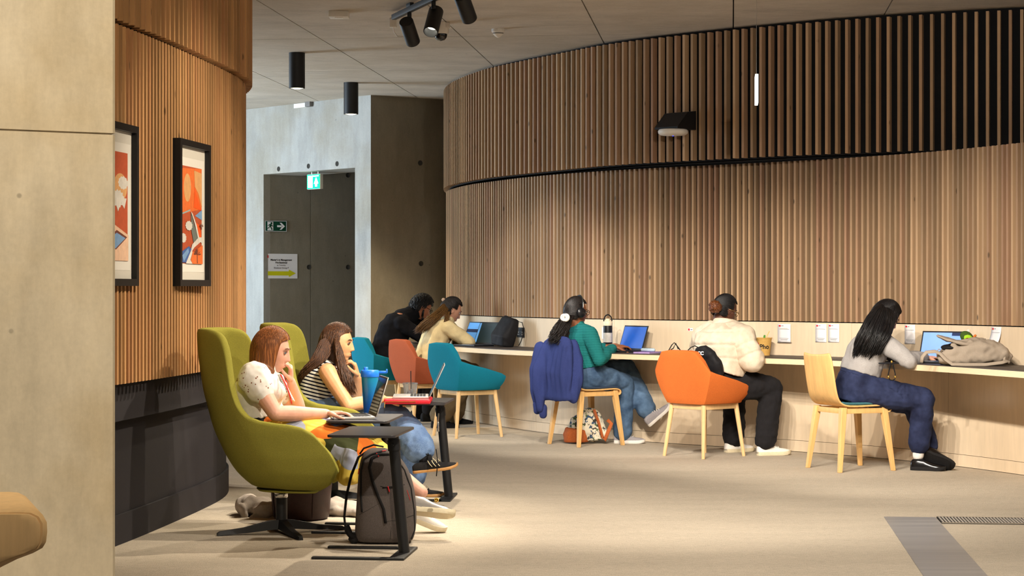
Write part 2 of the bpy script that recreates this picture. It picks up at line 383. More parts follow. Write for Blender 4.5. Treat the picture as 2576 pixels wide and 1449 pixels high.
# ---- concrete walls at the back
C0 = V((-1.5, 21.15)); ee = V((-1.55, 1.72)).normalized(); gg = V((.756, .51)).normalized(); nin = V((-ee.y, ee.x)) * -1
if nin.y < 0: nin = -nin
gin = V((-gg.y, gg.x))
if gin.y < 0: gin = -gin
def hit(px, org, dr):
    k = (px - CX) / F; t = (k * org.y - org.x) / (dr.x - k * dr.y); return t
def wall_piece(m, org, dr, inn, t0, t1, z0, z1, th):
    a, b = org + dr * t0, org + dr * t1; c, d = b + inn * th, a + inn * th
    m.loft([[V((p.x, p.y, z)) for p in (a, b, c, d)] for z in (z0, z1)])
tA, tB = hit(893, C0, ee), hit(663, C0, ee); ZD = 2.57
m = MB(); wall_piece(m, C0, ee, nin, 0, tA, 0, CEIL, .5); wall_piece(m, C0, ee, nin, tA, tB, ZD, CEIL, .5); wall_piece(m, C0, ee, nin, tB, 6.5, 0, CEIL, .5)
wk = struct(m.build('wall_back', M_conc, smooth=0), 'board-marked concrete wall around a doorway recess')
m = MB(); CR = C0 + ee * (tB + .01) + nin * .02
for t0, t1 in ((0, hit(781, CR, gg) - .004), (hit(781, CR, gg) + .004, 3.2)): wall_piece(m, CR, gg, gin, t0, t1, 0, CEIL, .2)
wall_piece(m, CR + gin * .01, gg, gin, 0, 3.2, 0, CEIL, .1)
wr = struct(m.build('wall_recess', M_concshade, smooth=0), 'dim concrete wall inside the doorway recess')
m = MB(); wall_piece(m, C0 + gg * .001, gg, gin, .0, 4.5, 0, CEIL, .3); wg = struct(m.build('wall_back_side', M_concshade, smooth=0), 'shaded concrete wall beside the doorway')
def tie_hole(org, dr, inn, px, py, parent):
    t = hit(px, org, dr); q = org + dr * t; z = EYE + (CY - py) * q.y / F
    m = MB(); m.lathe([(.028, 0), (.028, .003), (.024, .0035), (.02, .001), (.001, .0008)], 16, frame_on((q.x, q.y, z), (-inn.x, -inn.y, 0)), cap=True); m.build('tie_hole', mat('tie_hole_shade', (58, 55, 50), .95), parent, 40)  # raised dark disc; the shade inside the hole is put into its colour
for px, py in ((701, 425), (776, 418), (848, 412)): tie_hole(C0, ee, nin, px, py, wk)
for px, py in ((875, 441), (875, 672), (777, 672)): tie_hole(CR, gg, gin, px, py, wr)
for px, py in ((1057, 410), (1059, 663)): tie_hole(C0, gg, gin, px, py, wg)
# far corridor wall with the window the daylight comes through
m = MB(); m.box((-7.3, 21, .5), (.2, 9, 1.0)); m.box((-7.3, 21, 3.1), (.2, 9, .46)); m.box((-7.3, 17.6, 1.9), (.2, 2.2, 2)); m.box((-7.3, 23.6, 1.9), (.2, 3.8, 2))
struct(m.build('wall_corridor', M_conc, smooth=0), 'concrete corridor wall with a window opening')
m = MB()
for y in (18.75, 20.2, 21.65): m.box((-7.3, y, 1.93), (.08, .06, 1.86))
m.box((-7.3, 20.2, 1.03), (.08, 2.96, .06)); m.box((-7.3, 20.2, 2.84), (.08, 2.96, .06)); struct(m.build('window_1', M_blackmetal, smooth=0), 'dark framed corridor window')

# ---- floor strip and grating on the right
M_strip, nt, b = newmat('grey_vinyl', .34, 0, .5); vv = coords(nt, (.4, 12, 1)); ff = noisetex(nt, vv, 1.4, 4)
nt.links.new(ramp(nt, ff, [(0.3, lin((132, 132, 134))), (0.7, lin((158, 156, 154)))]), b.inputs['Base Color'])
m = MB(); m.prism([(p.x, p.y) for p in (UV(.847, 5, 0), UV(1.13, 5, 0), UV(1.13, 11.28, 0), UV(.847, 11.28, 0))], 0, .004)
tag(m.build('floor_strip', M_strip, smooth=0), 'grey smooth walkway strip set into the carpet', 'floor strip')
gt = thing('drain_grating', 'narrow barred metal floor grating beside the grey strip', 'grating', UV(1.6, 11.14, 0))
m = MB(); m.prism([(p.x, p.y) for p in (UV(1.135, 11.0, 0), UV(2.9, 11.0, 0), UV(2.9, 11.28, 0), UV(1.135, 11.28, 0))], 0, .002); m.build('tray', M_black, gt, 0, True)
m = MB()
for v in (11.005, 11.272): m.prism([(p.x, p.y) for p in (UV(1.135, v, 0), UV(2.9, v, 0), UV(2.9, v + .006, 0), UV(1.135, v + .006, 0))], 0, .008)
m.build('frame', M_steel, gt, 0, True)
m = MB()
for k in range(100):
    u = 1.145 + k * .0175; m.prism([(p.x, p.y) for p in (UV(u, 11.01, 0), UV(u + .008, 11.01, 0), UV(u + .008, 11.272, 0), UV(u, 11.272, 0))], .001, .007)
o = m.build('bars', mat('grating_alloy', (176, 168, 158), .5, .0, ns=50), gt, 0, True); o['kind'] = 'stuff'
# ================================================================== ceiling fixtures
def down_z(px, py, z): return PD(px, py, F * (z - EYE) / (CY - py))
def fixture_cylinder(px, py0, r, length, label):
    p = down_z(px, py0, CEIL); t = thing('cylinder_downlight', label, 'ceiling light', p, 0, 'black cylinder downlights')
    m = MB(); m.lathe([(r, 0), (r, -length), (r - .008, -length - .001), (r - .01, -length + .02), (.001, -length + .02)], 32); m.build('housing', M_blackmetal, t, 40)
    m = MB(); m.lathe([(r - .012, -length + .012), (r - .014, -length + .004), (r * .4, -length - .004), (.001, -length - .006)], 28); m.build('lens', mat('lamp_lens', (255, 236, 196), emit=9), t, 60)
    spot_light('downlight_beam', p + V((0, 0, -length - .03)), p + V((0, .35, -3)), 260, 84, (1, .82, .55), .7, .04)
fixture_cylinder(747, 133, .07, .31, 'black cylinder downlight fixed to the ceiling beside the timber drum')
fixture_cylinder(883, 208, .073, .315, 'black cylinder downlight fixed to the ceiling in front of the doorway')
# lighting track
tr = thing('lighting_track', 'black ceiling track rail carrying the spotlights', 'track', (track_x(12), 12, CEIL))
m = MB(); a, b_ = V((track_x(14.75), 14.75, 3.285)), V((track_x(6.5), 6.5, 3.285)); d_ = (b_ - a)
R = Matrix.Rotation(math.atan2(d_.y, d_.x), 3, 'Z'); m.box((a + b_) / 2, (d_.length, .036, .04), R=R, bev=.004)
m.build('rail', M_blackmetal, tr, 40, True)
for k in range(4):
    m = MB(); q = a.lerp(b_, .05 + .3 * k); m.box(q + V((0, 0, .033)), (.1, .03, .03), R=R, bev=.003); m.build('mounting_clip', M_blackmetal, tr, 40, True)
names = ['black track spotlight at the end of the rail beside the ceiling junction box', 'black track spotlight in front of the dome camera', 'black track spotlight third along the rail from its end']
for i, (hy, aim, pw, an, hc) in enumerate(HEADS):
    piv = V((track_x(hy), hy, TRACK_Z)); dr = (V(aim) - piv).normalized()
    t = thing('track_spotlight', names[i] if i < 3 else ['black track spotlight aimed down at the wing chairs', 'black track spotlight aimed at the orange tub chair', 'black track spotlight aimed at the grey jumper', 'black track spotlight aimed at the open carpet', 'black track spotlight aimed at the framed pictures', 'black track spotlight aimed at the plywood under the counter', 'black track spotlight aimed at the canvas rucksack', 'added unseen black track spotlight brightening the floor around the grey strip', 'added unseen black track spotlight brightening the upper slats'][i - 3], 'spotlight', (piv.x, piv.y, 3.262), 0, 'track spotlights')
    m = MB(); m.box((piv.x, piv.y, 3.25), (.03, .05, .03), bev=.004); m.tube([(piv.x, piv.y, 3.24), (piv.x, piv.y, TRACK_Z + .08)], .016, 10); m.build('bracket', M_blackmetal, t, 40, True)
    Mx = Matrix.Translation(piv) @ dr.to_track_quat('-Z', 'Y').to_matrix().to_4x4()
    m = MB(); m.lathe([(.001, .10), (.05, .10), (.052, .095), (.052, -.11), (.047, -.112), (.045, -.04), (.001, -.04)], 28, Mx); m.build('barrel', M_blackmetal, t, 40, True)
    m = MB(); m.lathe([(.044, -.041), (.044, -.045), (.001, -.045)], 24, Mx); m.build('lens', mat('spot_lens', (255, 244, 225), emit=5), t, 40, True)
# small ceiling devices
p = down_z(853, 30, CEIL); t = thing('emergency_light', 'flat square white emergency light on the ceiling', 'emergency light', p)
m = MB(); m.box((0, 0, -.022), (.145, .145, .044), bev=.004); m.build('housing', M_white, t); m = MB(); m.box((0, 0, -.046), (.06, .06, .005), bev=.001); m.build('lens', mat('frosted', (236, 232, 224), .3), t)
p = down_z(989, 46, CEIL); t = thing('junction_box', 'small white ceiling junction box with a looping cable', 'junction box', p)
m = MB(); m.box((0, 0, -.035), (.055, .055, .07), bev=.006); m.build('box', M_white, t)
m = MB(); m.tube([(0, 0, -.06), (.005, 0, -.10), (.03, 0, -.135), (.07, 0, -.14), (.10, .0, -.12)], .004, 8); m.build('cable', M_white, t)
p = down_z(1109, 58, CEIL); t = thing('dome_camera', 'white dome security camera with a dark glass bubble', 'camera', p)
m = MB(); m.lathe([(.001, 0), (.062, 0), (.062, -.075), (.056, -.085), (.001, -.085)], 28); m.build('housing', M_white, t, 40)
m = MB(); m.lathe([(.05, -.083), (.05, -.095), (.044, -.115), (.028, -.132), (.001, -.139)], 28); m.build('dome', mat('smoked_glass', (16, 20, 26), .06, spec=.8, ns=3), t, 60)
m = MB(); m.box((0, 0, -.02), (.14, .1, .04), bev=.005); m.build('bracket', M_white, t)
p = down_z(1253, 73, CEIL); t = thing('smoke_detector', 'white conical smoke detector on the ceiling', 'smoke detector', p)
m = MB(); m.lathe([(.001, 0), (.052, 0), (.052, -.022), (.044, -.03), (.001, -.03)], 28); m.build('base', M_white, t, 40)
m = MB(); m.lathe([(.04, -.03), (.042, -.04), (.038, -.043), (.028, -.055), (.008, -.068), (.001, -.07)], 28); m.build('chamber', M_white, t, 40)
m = MB(); m.lathe([(.041, -.0325), (.0425, -.034), (.0425, -.036), (.041, -.0375)], 28, cap=False); m.build('slot_ring', M_black, t, 40)
# box sensor at the head of the concrete wall
q = C0 + ee * hit(771, C0, ee); z_ = EYE + (CY - 262) * q.y / F
t = thing('wall_sensor', 'small grey box and white strip at the head of the concrete wall', 'sensor', (q.x, q.y, z_)); Mx = frame_on((q.x, q.y, z_), (-nin.x, -nin.y, 0))
m = MB(); m.box((.08, 0, .025), (.09, .07, .05), Mx, bev=.006); m.build('sensor_box', mat('grey_box', (120, 116, 112), .6), t, 40, True)
m = MB(); m.box((-.09, -.01, .015), (.22, .05, .03), Mx, bev=.004); m.build('strip', M_white, t, 40, True)
# hanging edge-on sign blade
dd = 13.6; p = PD(1903, 226, dd)
t = thing('hanging_blade_sign', 'thin glowing white blade sign hung edge-on from a fine wire', 'hanging sign', (p.x, p.y, p.z))
m = MB(); m.box((0, .0, 0), (.022, .22, .195), bev=.002, rz=-.105); m.build('panel', mat('lit_white', (236, 240, 236), emit=1.3), t, 40)
m = MB(); m.box((0, 0, .1), (.024, .05, .012), bev=.002); m.build('clip', M_steel, t, 40)
m = MB(); m.tube([(0, 0, .1), (0, 0, CEIL - p.z)], .0016, 6); m.build('wire', M_steel, t, 40)
# wireless unit on a black wedge bracket
s_ = UPP.near_px(1722); q, tg, nn = UPP.at(s_); z_ = EYE + (CY - 305) * q.y / F
t = thing('wall_access_point', 'white disc on a black wedge bracket fixed to the upper slats', 'wall unit', (q.x, q.y, z_)); Mx = frame_on((q.x, q.y, z_), (nn.x, nn.y, 0))
m = MB(); pr = [(0, .075), (.11, .06), (.24, -.06), (.24, -.075), (0, -.075)]
m.loft([[Mx @ V((sx * w, y, x)) for x, y in pr] for sx, w in ((-1, .115), (1, .115))]); m.build('bracket', M_blackmetal, t, 30, True)
Md = Mx @ Matrix.Translation((0, -.075, .15)) @ Matrix.Rotation(math.pi / 2, 4, 'X')
m = MB(); m.lathe([(.001, 0), (.11, 0), (.12, .012), (.118, .03), (.10, .045), (.001, .05)], 36, Md); m.build('disc', M_white, t, 50, True)
m = MB(); m.lathe([(.001, .0505), (.006, .0505), (.006, .053), (.001, .053)], 12, Md); m.build('indicator', mat('blue_led', (60, 70, 255), emit=3), t, 40, True)

# ================================================================== signs
def on_wall(px, py, org, dr, inn, out=.0):
    q = org + dr * hit(px, org, dr); z = EYE + (CY - py) * q.y / F; return frame_on((q.x - inn.x * out, q.y - inn.y * out, z), (-inn.x, -inn.y, 0)), q.y
M_signgreen = mat('sign_green', (12, 66, 44), .4, ns=5, na=.02); M_paper = mat('paper_white', (236, 232, 232), .6, ns=60, na=.015)
M_ink = mat('ink_black', (26, 24, 28), .7, ns=5, na=.02); M_inkgrey = mat('ink_grey', (120, 116, 120), .7, ns=5, na=.02); M_red = mat('print_red', (206, 40, 48), .6, ns=5, na=.03)
def flat(m, pts, Mx, z=0.0, th=.0012): m.prism(pts, z, z + th, Mx); return m
Mx, d_ = on_wall(693, 569, CR, gg, gin, .002); k = d_ / F / .83
t = thing('exit_sign_plate', 'dark green plate with running man and arrow on the recess wall', 'sign', Mx.translation)
w, h = 50 * k / 2, 13.2 * d_ / F
m = MB(); m.box((0, 0, .004), (2 * w, 2 * h, .008), Mx, bev=.001); m.build('plate', M_signgreen, t, 30, True)
m = MB(); f_ = lambda *p: [(x * w, y * h) for x, y in p]
for pl in (f_((-1, -1), (1, -1), (1, -.93), (-1, -.93)), f_((-1, .93), (1, .93), (1, 1), (-1, 1)), f_((-1, -1), (-.97, -1), (-.97, 1), (-1, 1)), f_((.97, -1), (1, -1), (1, 1), (.97, 1)),
           f_((.12, -.18), (.55, -.18), (.55, .18), (.12, .18)), f_((.35, -.66), (.52, -.66), (.84, 0), (.52, .66), (.35, .66), (.62, 0)), f_((-.78, -.82), (-.25, -.82), (-.25, .82), (-.78, .82))): flat(m, pl, Mx, .008)
m.build('white_marking', M_paper, t, 0, True)
m = MB()
m.lathe([(.001, 0), (.012, 0), (.012, .0012), (.001, .0012)], 14, Mx @ Matrix.Translation((-.42 * w, .55 * h, .0095)))
for pl in (f_((-.62, .36), (-.42, .42), (-.42, -.1), (-.58, -.14)), f_((-.42, .3), (-.26, -.02), (-.3, -.1), (-.46, .16)), f_((-.6, .34), (-.78, .1), (-.74, .02), (-.56, .2)), f_((-.48, -.1), (-.36, -.4), (-.33, -.75), (-.42, -.75), (-.46, -.44), (-.56, -.14)),
           f_((-.56, -.12), (-.66, -.42), (-.95, -.55), (-.95, -.45), (-.7, -.3), (-.6, 0))): flat(m, pl, Mx, .0095)
m.build('running_figure', M_signgreen, t, 0, True)
Mx, d_ = on_wall(707, 669.5, CR, gg, gin, .002); k = d_ / F; w, h = 76 * k / 2 / .83, 62 * k / 2
t = thing('paper_notice', 'white paper notice with black heading and yellow arrow in the recess', 'notice', Mx.translation)
m = MB(); m.box((0, 0, .001), (2 * w, 2 * h, .002), Mx); m.build('sheet', M_paper, t, 0, True)
m = MB(); flat(m, f_((-.82, -.76), (.47, -.76), (.47, -.88), (.9, -.58), (.47, -.28), (.47, -.42), (-.82, -.42)), Mx, .002); m.build('yellow_arrow', mat('arrow_yellow', (208, 204, 20), .6, ns=5, na=.03), t, 0, True)
m = MB(); flat(m, f_((-.92, .66), (-.78, .66), (-.78, .88), (-.92, .88)), Mx, .002); m.build('red_square', M_red, t, 0, True)
for tx, y, sz, bo, mm in (("Master's in Management", .5, .031, .0007, M_ink), ('Pre-Sessional', .28, .031, .0007, M_ink), ('at Timothy', .07, .028, 0, M_inkgrey), ('Breakout Group F', -.15, .028, .0004, M_inkgrey)):
    lettering(tx, sz * .9, Mx @ Matrix.Translation((0, y * h, .0032)), mm, t, bold=bo)
# lit running-man box under the lintel
q = C0 + ee * hit(767, C0, ee) + nin * .12; z_ = EYE + (CY - 457) * q.y / F; Mx = frame_on((q.x, q.y, z_), (-nin.x, -nin.y, 0)); k = q.y / F; w, h = 39 * k / 2 / .74, 36 * k / 2
t = thing('lit_exit_box', 'glowing green and white exit box hanging under the concrete lintel', 'exit sign', (q.x, q.y, z_))
m = MB(); m.box((0, 0, -.02), (2 * w + .008, 2 * h + .008, .04), Mx, bev=.003); m.build('case', M_white, t, 30, True)
m = MB(); m.box((0, 0, .003), (2 * w, 2 * h, .006), Mx); m.build('green_panel', mat('lit_green', (0, 222, 140), emit=1.0), t, 0, True)
m = MB(); flat(m, f_((-.86, -.8), (-.12, -.84), (-.12, .84), (-.86, .84)), Mx, .006); flat(m, f_((.12, -.3), (.3, -.3), (.3, -.7), (.62, -.7), (.62, -.3), (.82, -.3), (.46, .6)), Mx, .006)
flat(m, f_((-.12, .7), (.86, .7), (.86, .84), (-.12, .84)), Mx, .006); m.build('white_pictogram', mat('lit_white_panel', (250, 255, 252), emit=4), t, 0, True)
for sx in (-.5, .5):
    m = MB(); m.tube([Mx @ V((sx * w, h, -.02)), Mx @ V((sx * w, h, -.02)) + V((0, 0, ZD - z_ - h + .0))], .006, 8); m.build('rod', M_steel, t, 40, True)

# ================================================================== framed pictures on the drum
M_frame = mat('black_frame', (20, 18, 18), .45, spec=.3, ns=40, na=.08); M_mount = mat('mount_card', (206, 200, 188), .75, ns=90, na=.02); M_mount2 = mat('mount_bevel', (222, 217, 207), .7, ns=50, na=.01)
CT = {k: mat('print_' + k, v, .6, ns=30, na=.1) for k, v in dict(rust=(186, 84, 50), orange=(226, 112, 52), vivid=(240, 92, 30), tan=(214, 160, 104), sand=(226, 186, 156), blue=(120, 156, 196), deep=(66, 96, 156),
      white=(216, 210, 200), grey=(112, 118, 112), brown=(112, 60, 46), teal=(150, 176, 180)).items()}
def picture(pl, pr, z0, z1, dep, label, shapes, pr_box):
    """frame whose front runs from pl to pr in plan"""
    pl, pr = V(pl), V(pr); mid = (pl + pr) / 2; e = (pr - pl).normalized(); n = V((e.y, -e.x))
    if n.x < 0: n = -n
    t = thing('framed_picture', label, 'picture', (mid.x, mid.y, z0)); w = (pr - pl).length; h = z1 - z0
    Mx = frame_on((mid.x, mid.y, (z0 + z1) / 2), (n.x, n.y, 0)); fw = .034
    m = MB()
    for c, s in (((0, h / 2 - fw / 2, -dep / 2), (w, fw, dep)), ((0, -h / 2 + fw / 2, -dep / 2), (w, fw, dep)), ((-w / 2 + fw / 2, 0, -dep / 2), (fw, h - 2 * fw, dep)), ((w / 2 - fw / 2, 0, -dep / 2), (fw, h - 2 * fw, dep))): m.box(c, s, Mx)
    m.build('frame', M_frame, t, 0, True)
    m = MB(); m.box((0, 0, -.03), (w - 2 * fw, h - 2 * fw, .006), Mx); m.build('mount', M_mount, t, 0, True)
    x0, x1, y0, y1 = pr_box; X = lambda u: -w / 2 + w * u; Y = lambda v: h / 2 - h * v
    m = MB(); bx = .045; m.box(((X(x0) + X(x1)) / 2, (Y(y0) + Y(y1)) / 2, -.0265), (X(x1) - X(x0) + 2 * bx, Y(y0) - Y(y1) + 2 * bx, .001), Mx); m.build('inner_mount', M_mount2, t, 0, True)
    for i, (nm, col, pts) in enumerate(shapes):
        m = MB(); m.prism([(X(x0) + (X(x1) - X(x0)) * u, Y(y0) + (Y(y1) - Y(y0)) * v) for u, v in pts], -.026 + i * .0004, -.0256 + i * .0004, Mx); m.build(nm, CT[col], t, 0, True)
def oval(cx, cy, rx, ry, n=28): return [(cx + rx * math.cos(2 * math.pi * k / n), cy + ry * math.sin(2 * math.pi * k / n)) for k in range(n)]
def scallop(cx, cy, rx, ry, n=22, a=.16, ph=0): return [(cx + rx * (1 + a * (k % 2)) * math.cos(2 * math.pi * k / n + ph), cy + ry * (1 + a * (k % 2)) * math.sin(2 * math.pi * k / n + ph)) for k in range(n)]
def palm(cx, cy, s):
    out = [('palm_trunk', 'brown', [(cx - .015, cy), (cx + .02, cy), (cx + .03, cy + s * .55), (cx - .01, cy + s * .55)])]
    for k in range(8):
        a = -2.9 + k * .37; ux, uy = math.cos(a) * s * 1.1, math.sin(a) * s * .5; out.append(('palm_leaf', 'brown', [(cx, cy), (cx + ux * .6 - uy * .18, cy + uy * .6 + ux * .04), (cx + ux, cy + uy + s * .12), (cx + ux * .6 + uy * .12, cy + uy * .6 + .02)]))
    return out
art2 = [('print', 'rust', [(0, 0), (1, 0), (1, 1), (0, 1)]), ('orange_field', 'orange', [(.0, .03), (1, .0), (1, .42), (0, .5)]), ('tan_sun', 'tan', oval(.3, .22, .17, .145)), ('tan_sky', 'tan', [(.62, .03), (1, .05), (1, .4), (.82, .26), (.66, .2)]),
        ('vivid_slope', 'vivid', [(.64, .2), (.74, .28), (.92, .4), (1, .44), (.6, .42)]), ('pool', 'blue', [(.66, .5), (1, .43), (1, .54)]), ('teal_bar', 'teal', [(0, .49), (.42, .44), (.42, .455), (0, .505)]),
        ('grey_path', 'grey', [(.45, .47), (.62, .6), (.82, .74), (.6, .8), (.48, .66)]), ('vivid_bank', 'vivid', [(.6, .56), (.92, .6), (.96, .75), (.84, .75)]), ('cloud', 'white', scallop(.35, .61, .15, .045)), ('cloud', 'white', scallop(.08, .74, .13, .045)),
        ('foam', 'white', [(.44, .46), (.52, .48), (.72, .6), (.84, .72), (1, .72), (1, .78), (.9, .77), (.6, .83), (.4, .9), (.5, .8), (.78, .73), (.62, .58)]), ('wave', 'deep', [(0, .88), (.34, .82), (.46, .85), (.2, .99), (0, .99)]), ('wave_light', 'blue', [(.02, .92), (.3, .84), (.34, .88), (.1, .98)]),
        ('foam_edge', 'white', [(.2, .99), (.46, .85), (.5, .88), (.4, .96), (.5, 1), (.2, 1)]), ('orange_ground', 'orange', [(.5, .88), (1, .8), (1, 1), (.5, 1), (.42, .96)])] + palm(.72, .9, .17) + palm(.9, .6, .07)
picture((-1.743, 10.47), (-1.668, 11.04), 1.29, 2.07, .055, 'black framed orange collage with an oval sun and palm, nearer the doorway', art2, (.16, .83, .175, .845))
art1 = [('print', 'rust', [(0, 0), (1, 0), (1, 1), (0, 1)]), ('sun', 'tan', oval(.72, .32, .26, .125)), ('cloud', 'white', scallop(.82, .28, .17, .055)), ('cloud', 'white', scallop(.62, .43, .2, .07, 26, .25)), ('cloud_tail', 'white', [(.46, .42), (.95, .42), (.86, .52), (.74, .46), (.62, .55), (.54, .48)]),
        ('left_panel', 'tan', [(0, 0), (.24, .02), (.24, .63), (0, .66)]), ('blue_strip', 'deep', [(.24, .02), (.28, .02), (.28, .64), (0, .68), (0, .66), (.24, .62)]), ('cloud', 'white', scallop(.1, .1, .12, .06)), ('cloud', 'white', scallop(.1, .3, .12, .05)), ('cloud', 'white', scallop(.1, .46, .12, .05)),
        ('sand_floor', 'sand', [(0, .68), (.28, .64), (1, .76), (1, 1), (0, 1)]), ('pool_edge', 'brown', [(.08, .83), (.55, .72), (.95, .78), (.52, .9)]), ('pool', 'blue', [(.12, .835), (.55, .745), (.88, .79), (.5, .89)]), ('stripe_pool', 'deep', [(0, .88), (.36, .94), (.36, 1), (0, 1)]), ('stripe', 'blue', [(.0, .9), (.3, .95), (.3, .97), (0, .93)])]
picture((-1.905, 9.20), (-1.83, 9.77), 1.29, 2.07, .055, 'black framed rust collage with clouds and pools, beside the concrete pillar', art1, (.16, .83, .175, .845))
# ================================================================== chairs and side tables
def smoothstep(a, b, x): t = max(0, min(1, (x - a) / (b - a))); return t * t * (3 - 2 * t)
def interp(tab, x):
    if x <= tab[0][0]: return tab[0][1]
    for (a, u), (b, v) in zip(tab, tab[1:]):
        if x <= b: return u + (v - u) * (x - a) / (b - a)
    return tab[-1][1]
M_green = fabric('green_wool', (138, 132, 56), 300, .22)
def make_wing_chair(label):
    t = thing('wing_chair', label, 'armchair', group='green wing chairs')
    XB = [(.22, -.06), (.27, -.12), (.33, -.18), (.4, -.225), (.55, -.295), (.75, -.35), (.93, -.378), (1.07, -.388)]
    WD = [(.22, .20), (.27, .275), (.33, .315), (.42, .345), (.55, .365), (.8, .36), (1.07, .335)]
    XF = [(.22, .25), (.27, .35), (.34, .405), (.42, .395), (.52, .355), (.62, .32), (1.07, .32)]
    RIM = [(0, 1.072), (.22, 1.072), (.27, 1.06), (.305, 1.03), (.325, .97), (.34, .88), (.355, .77), (.375, .68), (.41, .63), (.48, .610), (.60, .598), (.72, .59), (.82, .575), (.89, .54), (.95, .465), (1, .34)]
    cols = 64; rows = []; ncol = 2 * cols + 1; nv = 18
    for v in range(nv + 1):
        row = []
        for c in range(-cols, cols + 1):
            u = abs(c) / cols; sg = 1 if c >= 0 else -1
            z = .235 + (interp(RIM, u) - .235) * (v / nv)
            xb, w, xf = interp(XB, z), interp(WD, z), interp(XF, z); L = min(.30, xf - xb)
            if u < .45:
                a = u / .45 * math.pi / 2; x = xb + .30 * (1 - math.cos(a)); y = w * math.sin(a) ** .86
            else:
                k = (u - .45) / .55; x = xb + .30 + (xf - xb - .30) * k; y = w * (1 - .10 * k ** 2)
            if u > .15 and z > .7: x += .03 * smoothstep(.7, .98, z) * smoothstep(.15, .3, u)
            row.append(V((x, sg * y, z)))
        rows.append(row)
    m = MB(); m.grid(rows)
    o = m.build('shell', M_green, t, 180, mods=[('SOLIDIFY', dict(thickness=.052, offset=-1)), ('SUBSURF', dict(levels=1, render_levels=1))])
    # underside bowl
    m = MB(); rings = []
    for s, z in ((1, .238), (.92, .226), (.6, .222), (.05, .222)):
        rings.append([V((.06 + (p.x - .06) * s, p.y * s, z)) for p in rows[0]] + [V((.06 + (.24 - .06) * s, -.05 * s, z))] * 0)
    m.loft(rings, cap=True); m.build('underside', M_green, t, 180)
    m = MB(); m.box((.13, 0, .40), (.38, .46, .10), bev=.045, seg=5); m.build('seat_cushion', M_green, t, 60)
    PO = Matrix.Translation((.05, 0, 0)); m = MB(); m.lathe([(.03, .06), (.03, .2), (.001, .2)], 24, PO); m.build('column', M_blackmetal, t, 40)
    m = MB(); m.lathe([(.031, .185), (.033, .19), (.033, .203), (.045, .214), (.06, .226), (.001, .226)], 24, PO); m.build('collar', M_steel, t, 40)
    for k in range(4):
        a = math.radians(-68 + 90 * k + 6); dx, dy = math.cos(a), math.sin(a); m = MB()
        rr = []
        for s, zt, w in ((.0, .075, .03), (.08, .062, .026), (.2, .036, .022), (.33, .022, .017), (.345, .014, .012)):
            px, py = -dy * w, dx * w; cx_, cy_ = dx * s, dy * s
            rr.append([V((cx_ + px, cy_ + py, .002 + (zt - .02) * .4)), V((cx_ + px * .7, cy_ + py * .7, zt)), V((cx_ - px * .7, cy_ - py * .7, zt)), V((cx_ - px, cy_ - py, .002 + (zt - .02) * .4))])
        m.loft(rr, PO); m.lathe([(.014, 0), (.014, .012), (.001, .012)], 12, Matrix.Translation((dx * .325 + .05, dy * .325, 0))); m.build('star_leg', M_blackmetal, t, 50)
    return t
WC1 = make_wing_chair('green wing chair with the woman in the white blouse'); WC1.location = (-1.255, 10.42, 0); WC1.rotation_euler = (0, 0, math.radians(-5))
WC2 = copy_tree(WC1); WC2['label'] = 'green wing chair with the woman in the striped top'; WC2.location = (-1.12, 11.92, 0); WC2.rotation_euler = (0, 0, math.radians(-3))

def make_tub(label, m_fab):
    t = thing('tub_chair', label, 'chair', group='upholstered tub chairs at the counter')
    half = [  # rows bottom, mid, rim for columns from centre to arm front
        [(-.215, 0, .405), (-.262, 0, .60), (-.295, 0, .805)], [(-.213, .10, .405), (-.26, .15, .60), (-.292, .115, .805)], [(-.210, .15, .405), (-.255, .21, .60), (-.284, .175, .798)], [(-.207, .172, .406), (-.25, .252, .59), (-.262, .235, .73)],
        [(-.20, .195, .407), (-.235, .283, .56), (-.235, .292, .655)], [(-.10, .215, .408), (-.11, .285, .52), (-.11, .296, .625)], [(.04, .225, .41), (.05, .28, .50), (.06, .29, .585)], [(.14, .215, .412), (.175, .262, .48), (.188, .268, .55)], [(.19, .20, .415), (.236, .248, .47), (.238, .254, .525)]]
    colsx = [[V((x, -y, z)) for x, y, z in c] for c in reversed(half[1:])] + [[V(p) for p in c] for c in half]
    rows = []
    for k in range(9):
        q = k / 8; row = []
        for c in colsx:
            a, b, d = c; p = a.lerp(b, q) .lerp(b.lerp(d, q), q); row.append(p)
        rows.append(row)
    m = MB(); m.grid(rows); m.build('shell', m_fab, t, 50, mods=[('SOLIDIFY', dict(thickness=.048, offset=-1)), ('BEVEL', dict(width=.016, segments=3, limit_method='ANGLE', angle_limit=.6))])
    m = MB(); m.box((.03, 0, .44), (.38, .40, .07), bev=.025, seg=3); m.build('seat_cushion', m_fab, t, 50)
    legm = M_beech
    for sx in (-1, 1):
        for sy in (-1, 1):
            m = MB(); m.tube([(sx * .175, sy * .165, .405), (sx * .222, sy * .205, .0)], [.0195, .0135], 14); m.build('leg', legm, t, 50)
    m = MB()
    for c, s in (((0, .165, .385), (.34, .026, .04)), ((0, -.165, .385), (.34, .026, .04)), ((.175, 0, .385), (.026, .31, .04)), ((-.175, 0, .385), (.026, .31, .04))): m.box(c, s, bev=.003)
    m.build('seat_frame', legm, t, 40); return t
M_teal = fabric('teal_wool', (24, 122, 146), 320, .25); M_orange = fabric('orange_wool', (212, 112, 52), 320, .22); M_rust = fabric('rust_wool', (168, 88, 60), 320, .22)
def face_to(v): return math.atan2(v[1], v[0])
def rez(o, p, ang): o.location = (p[0], p[1], 0); o.rotation_euler = (0, 0, ang)
tub1 = make_tub('teal tub chair standing empty beside the rust one', M_teal); rez(tub1, (-.384, 17.18), face_to((.86, .50)))
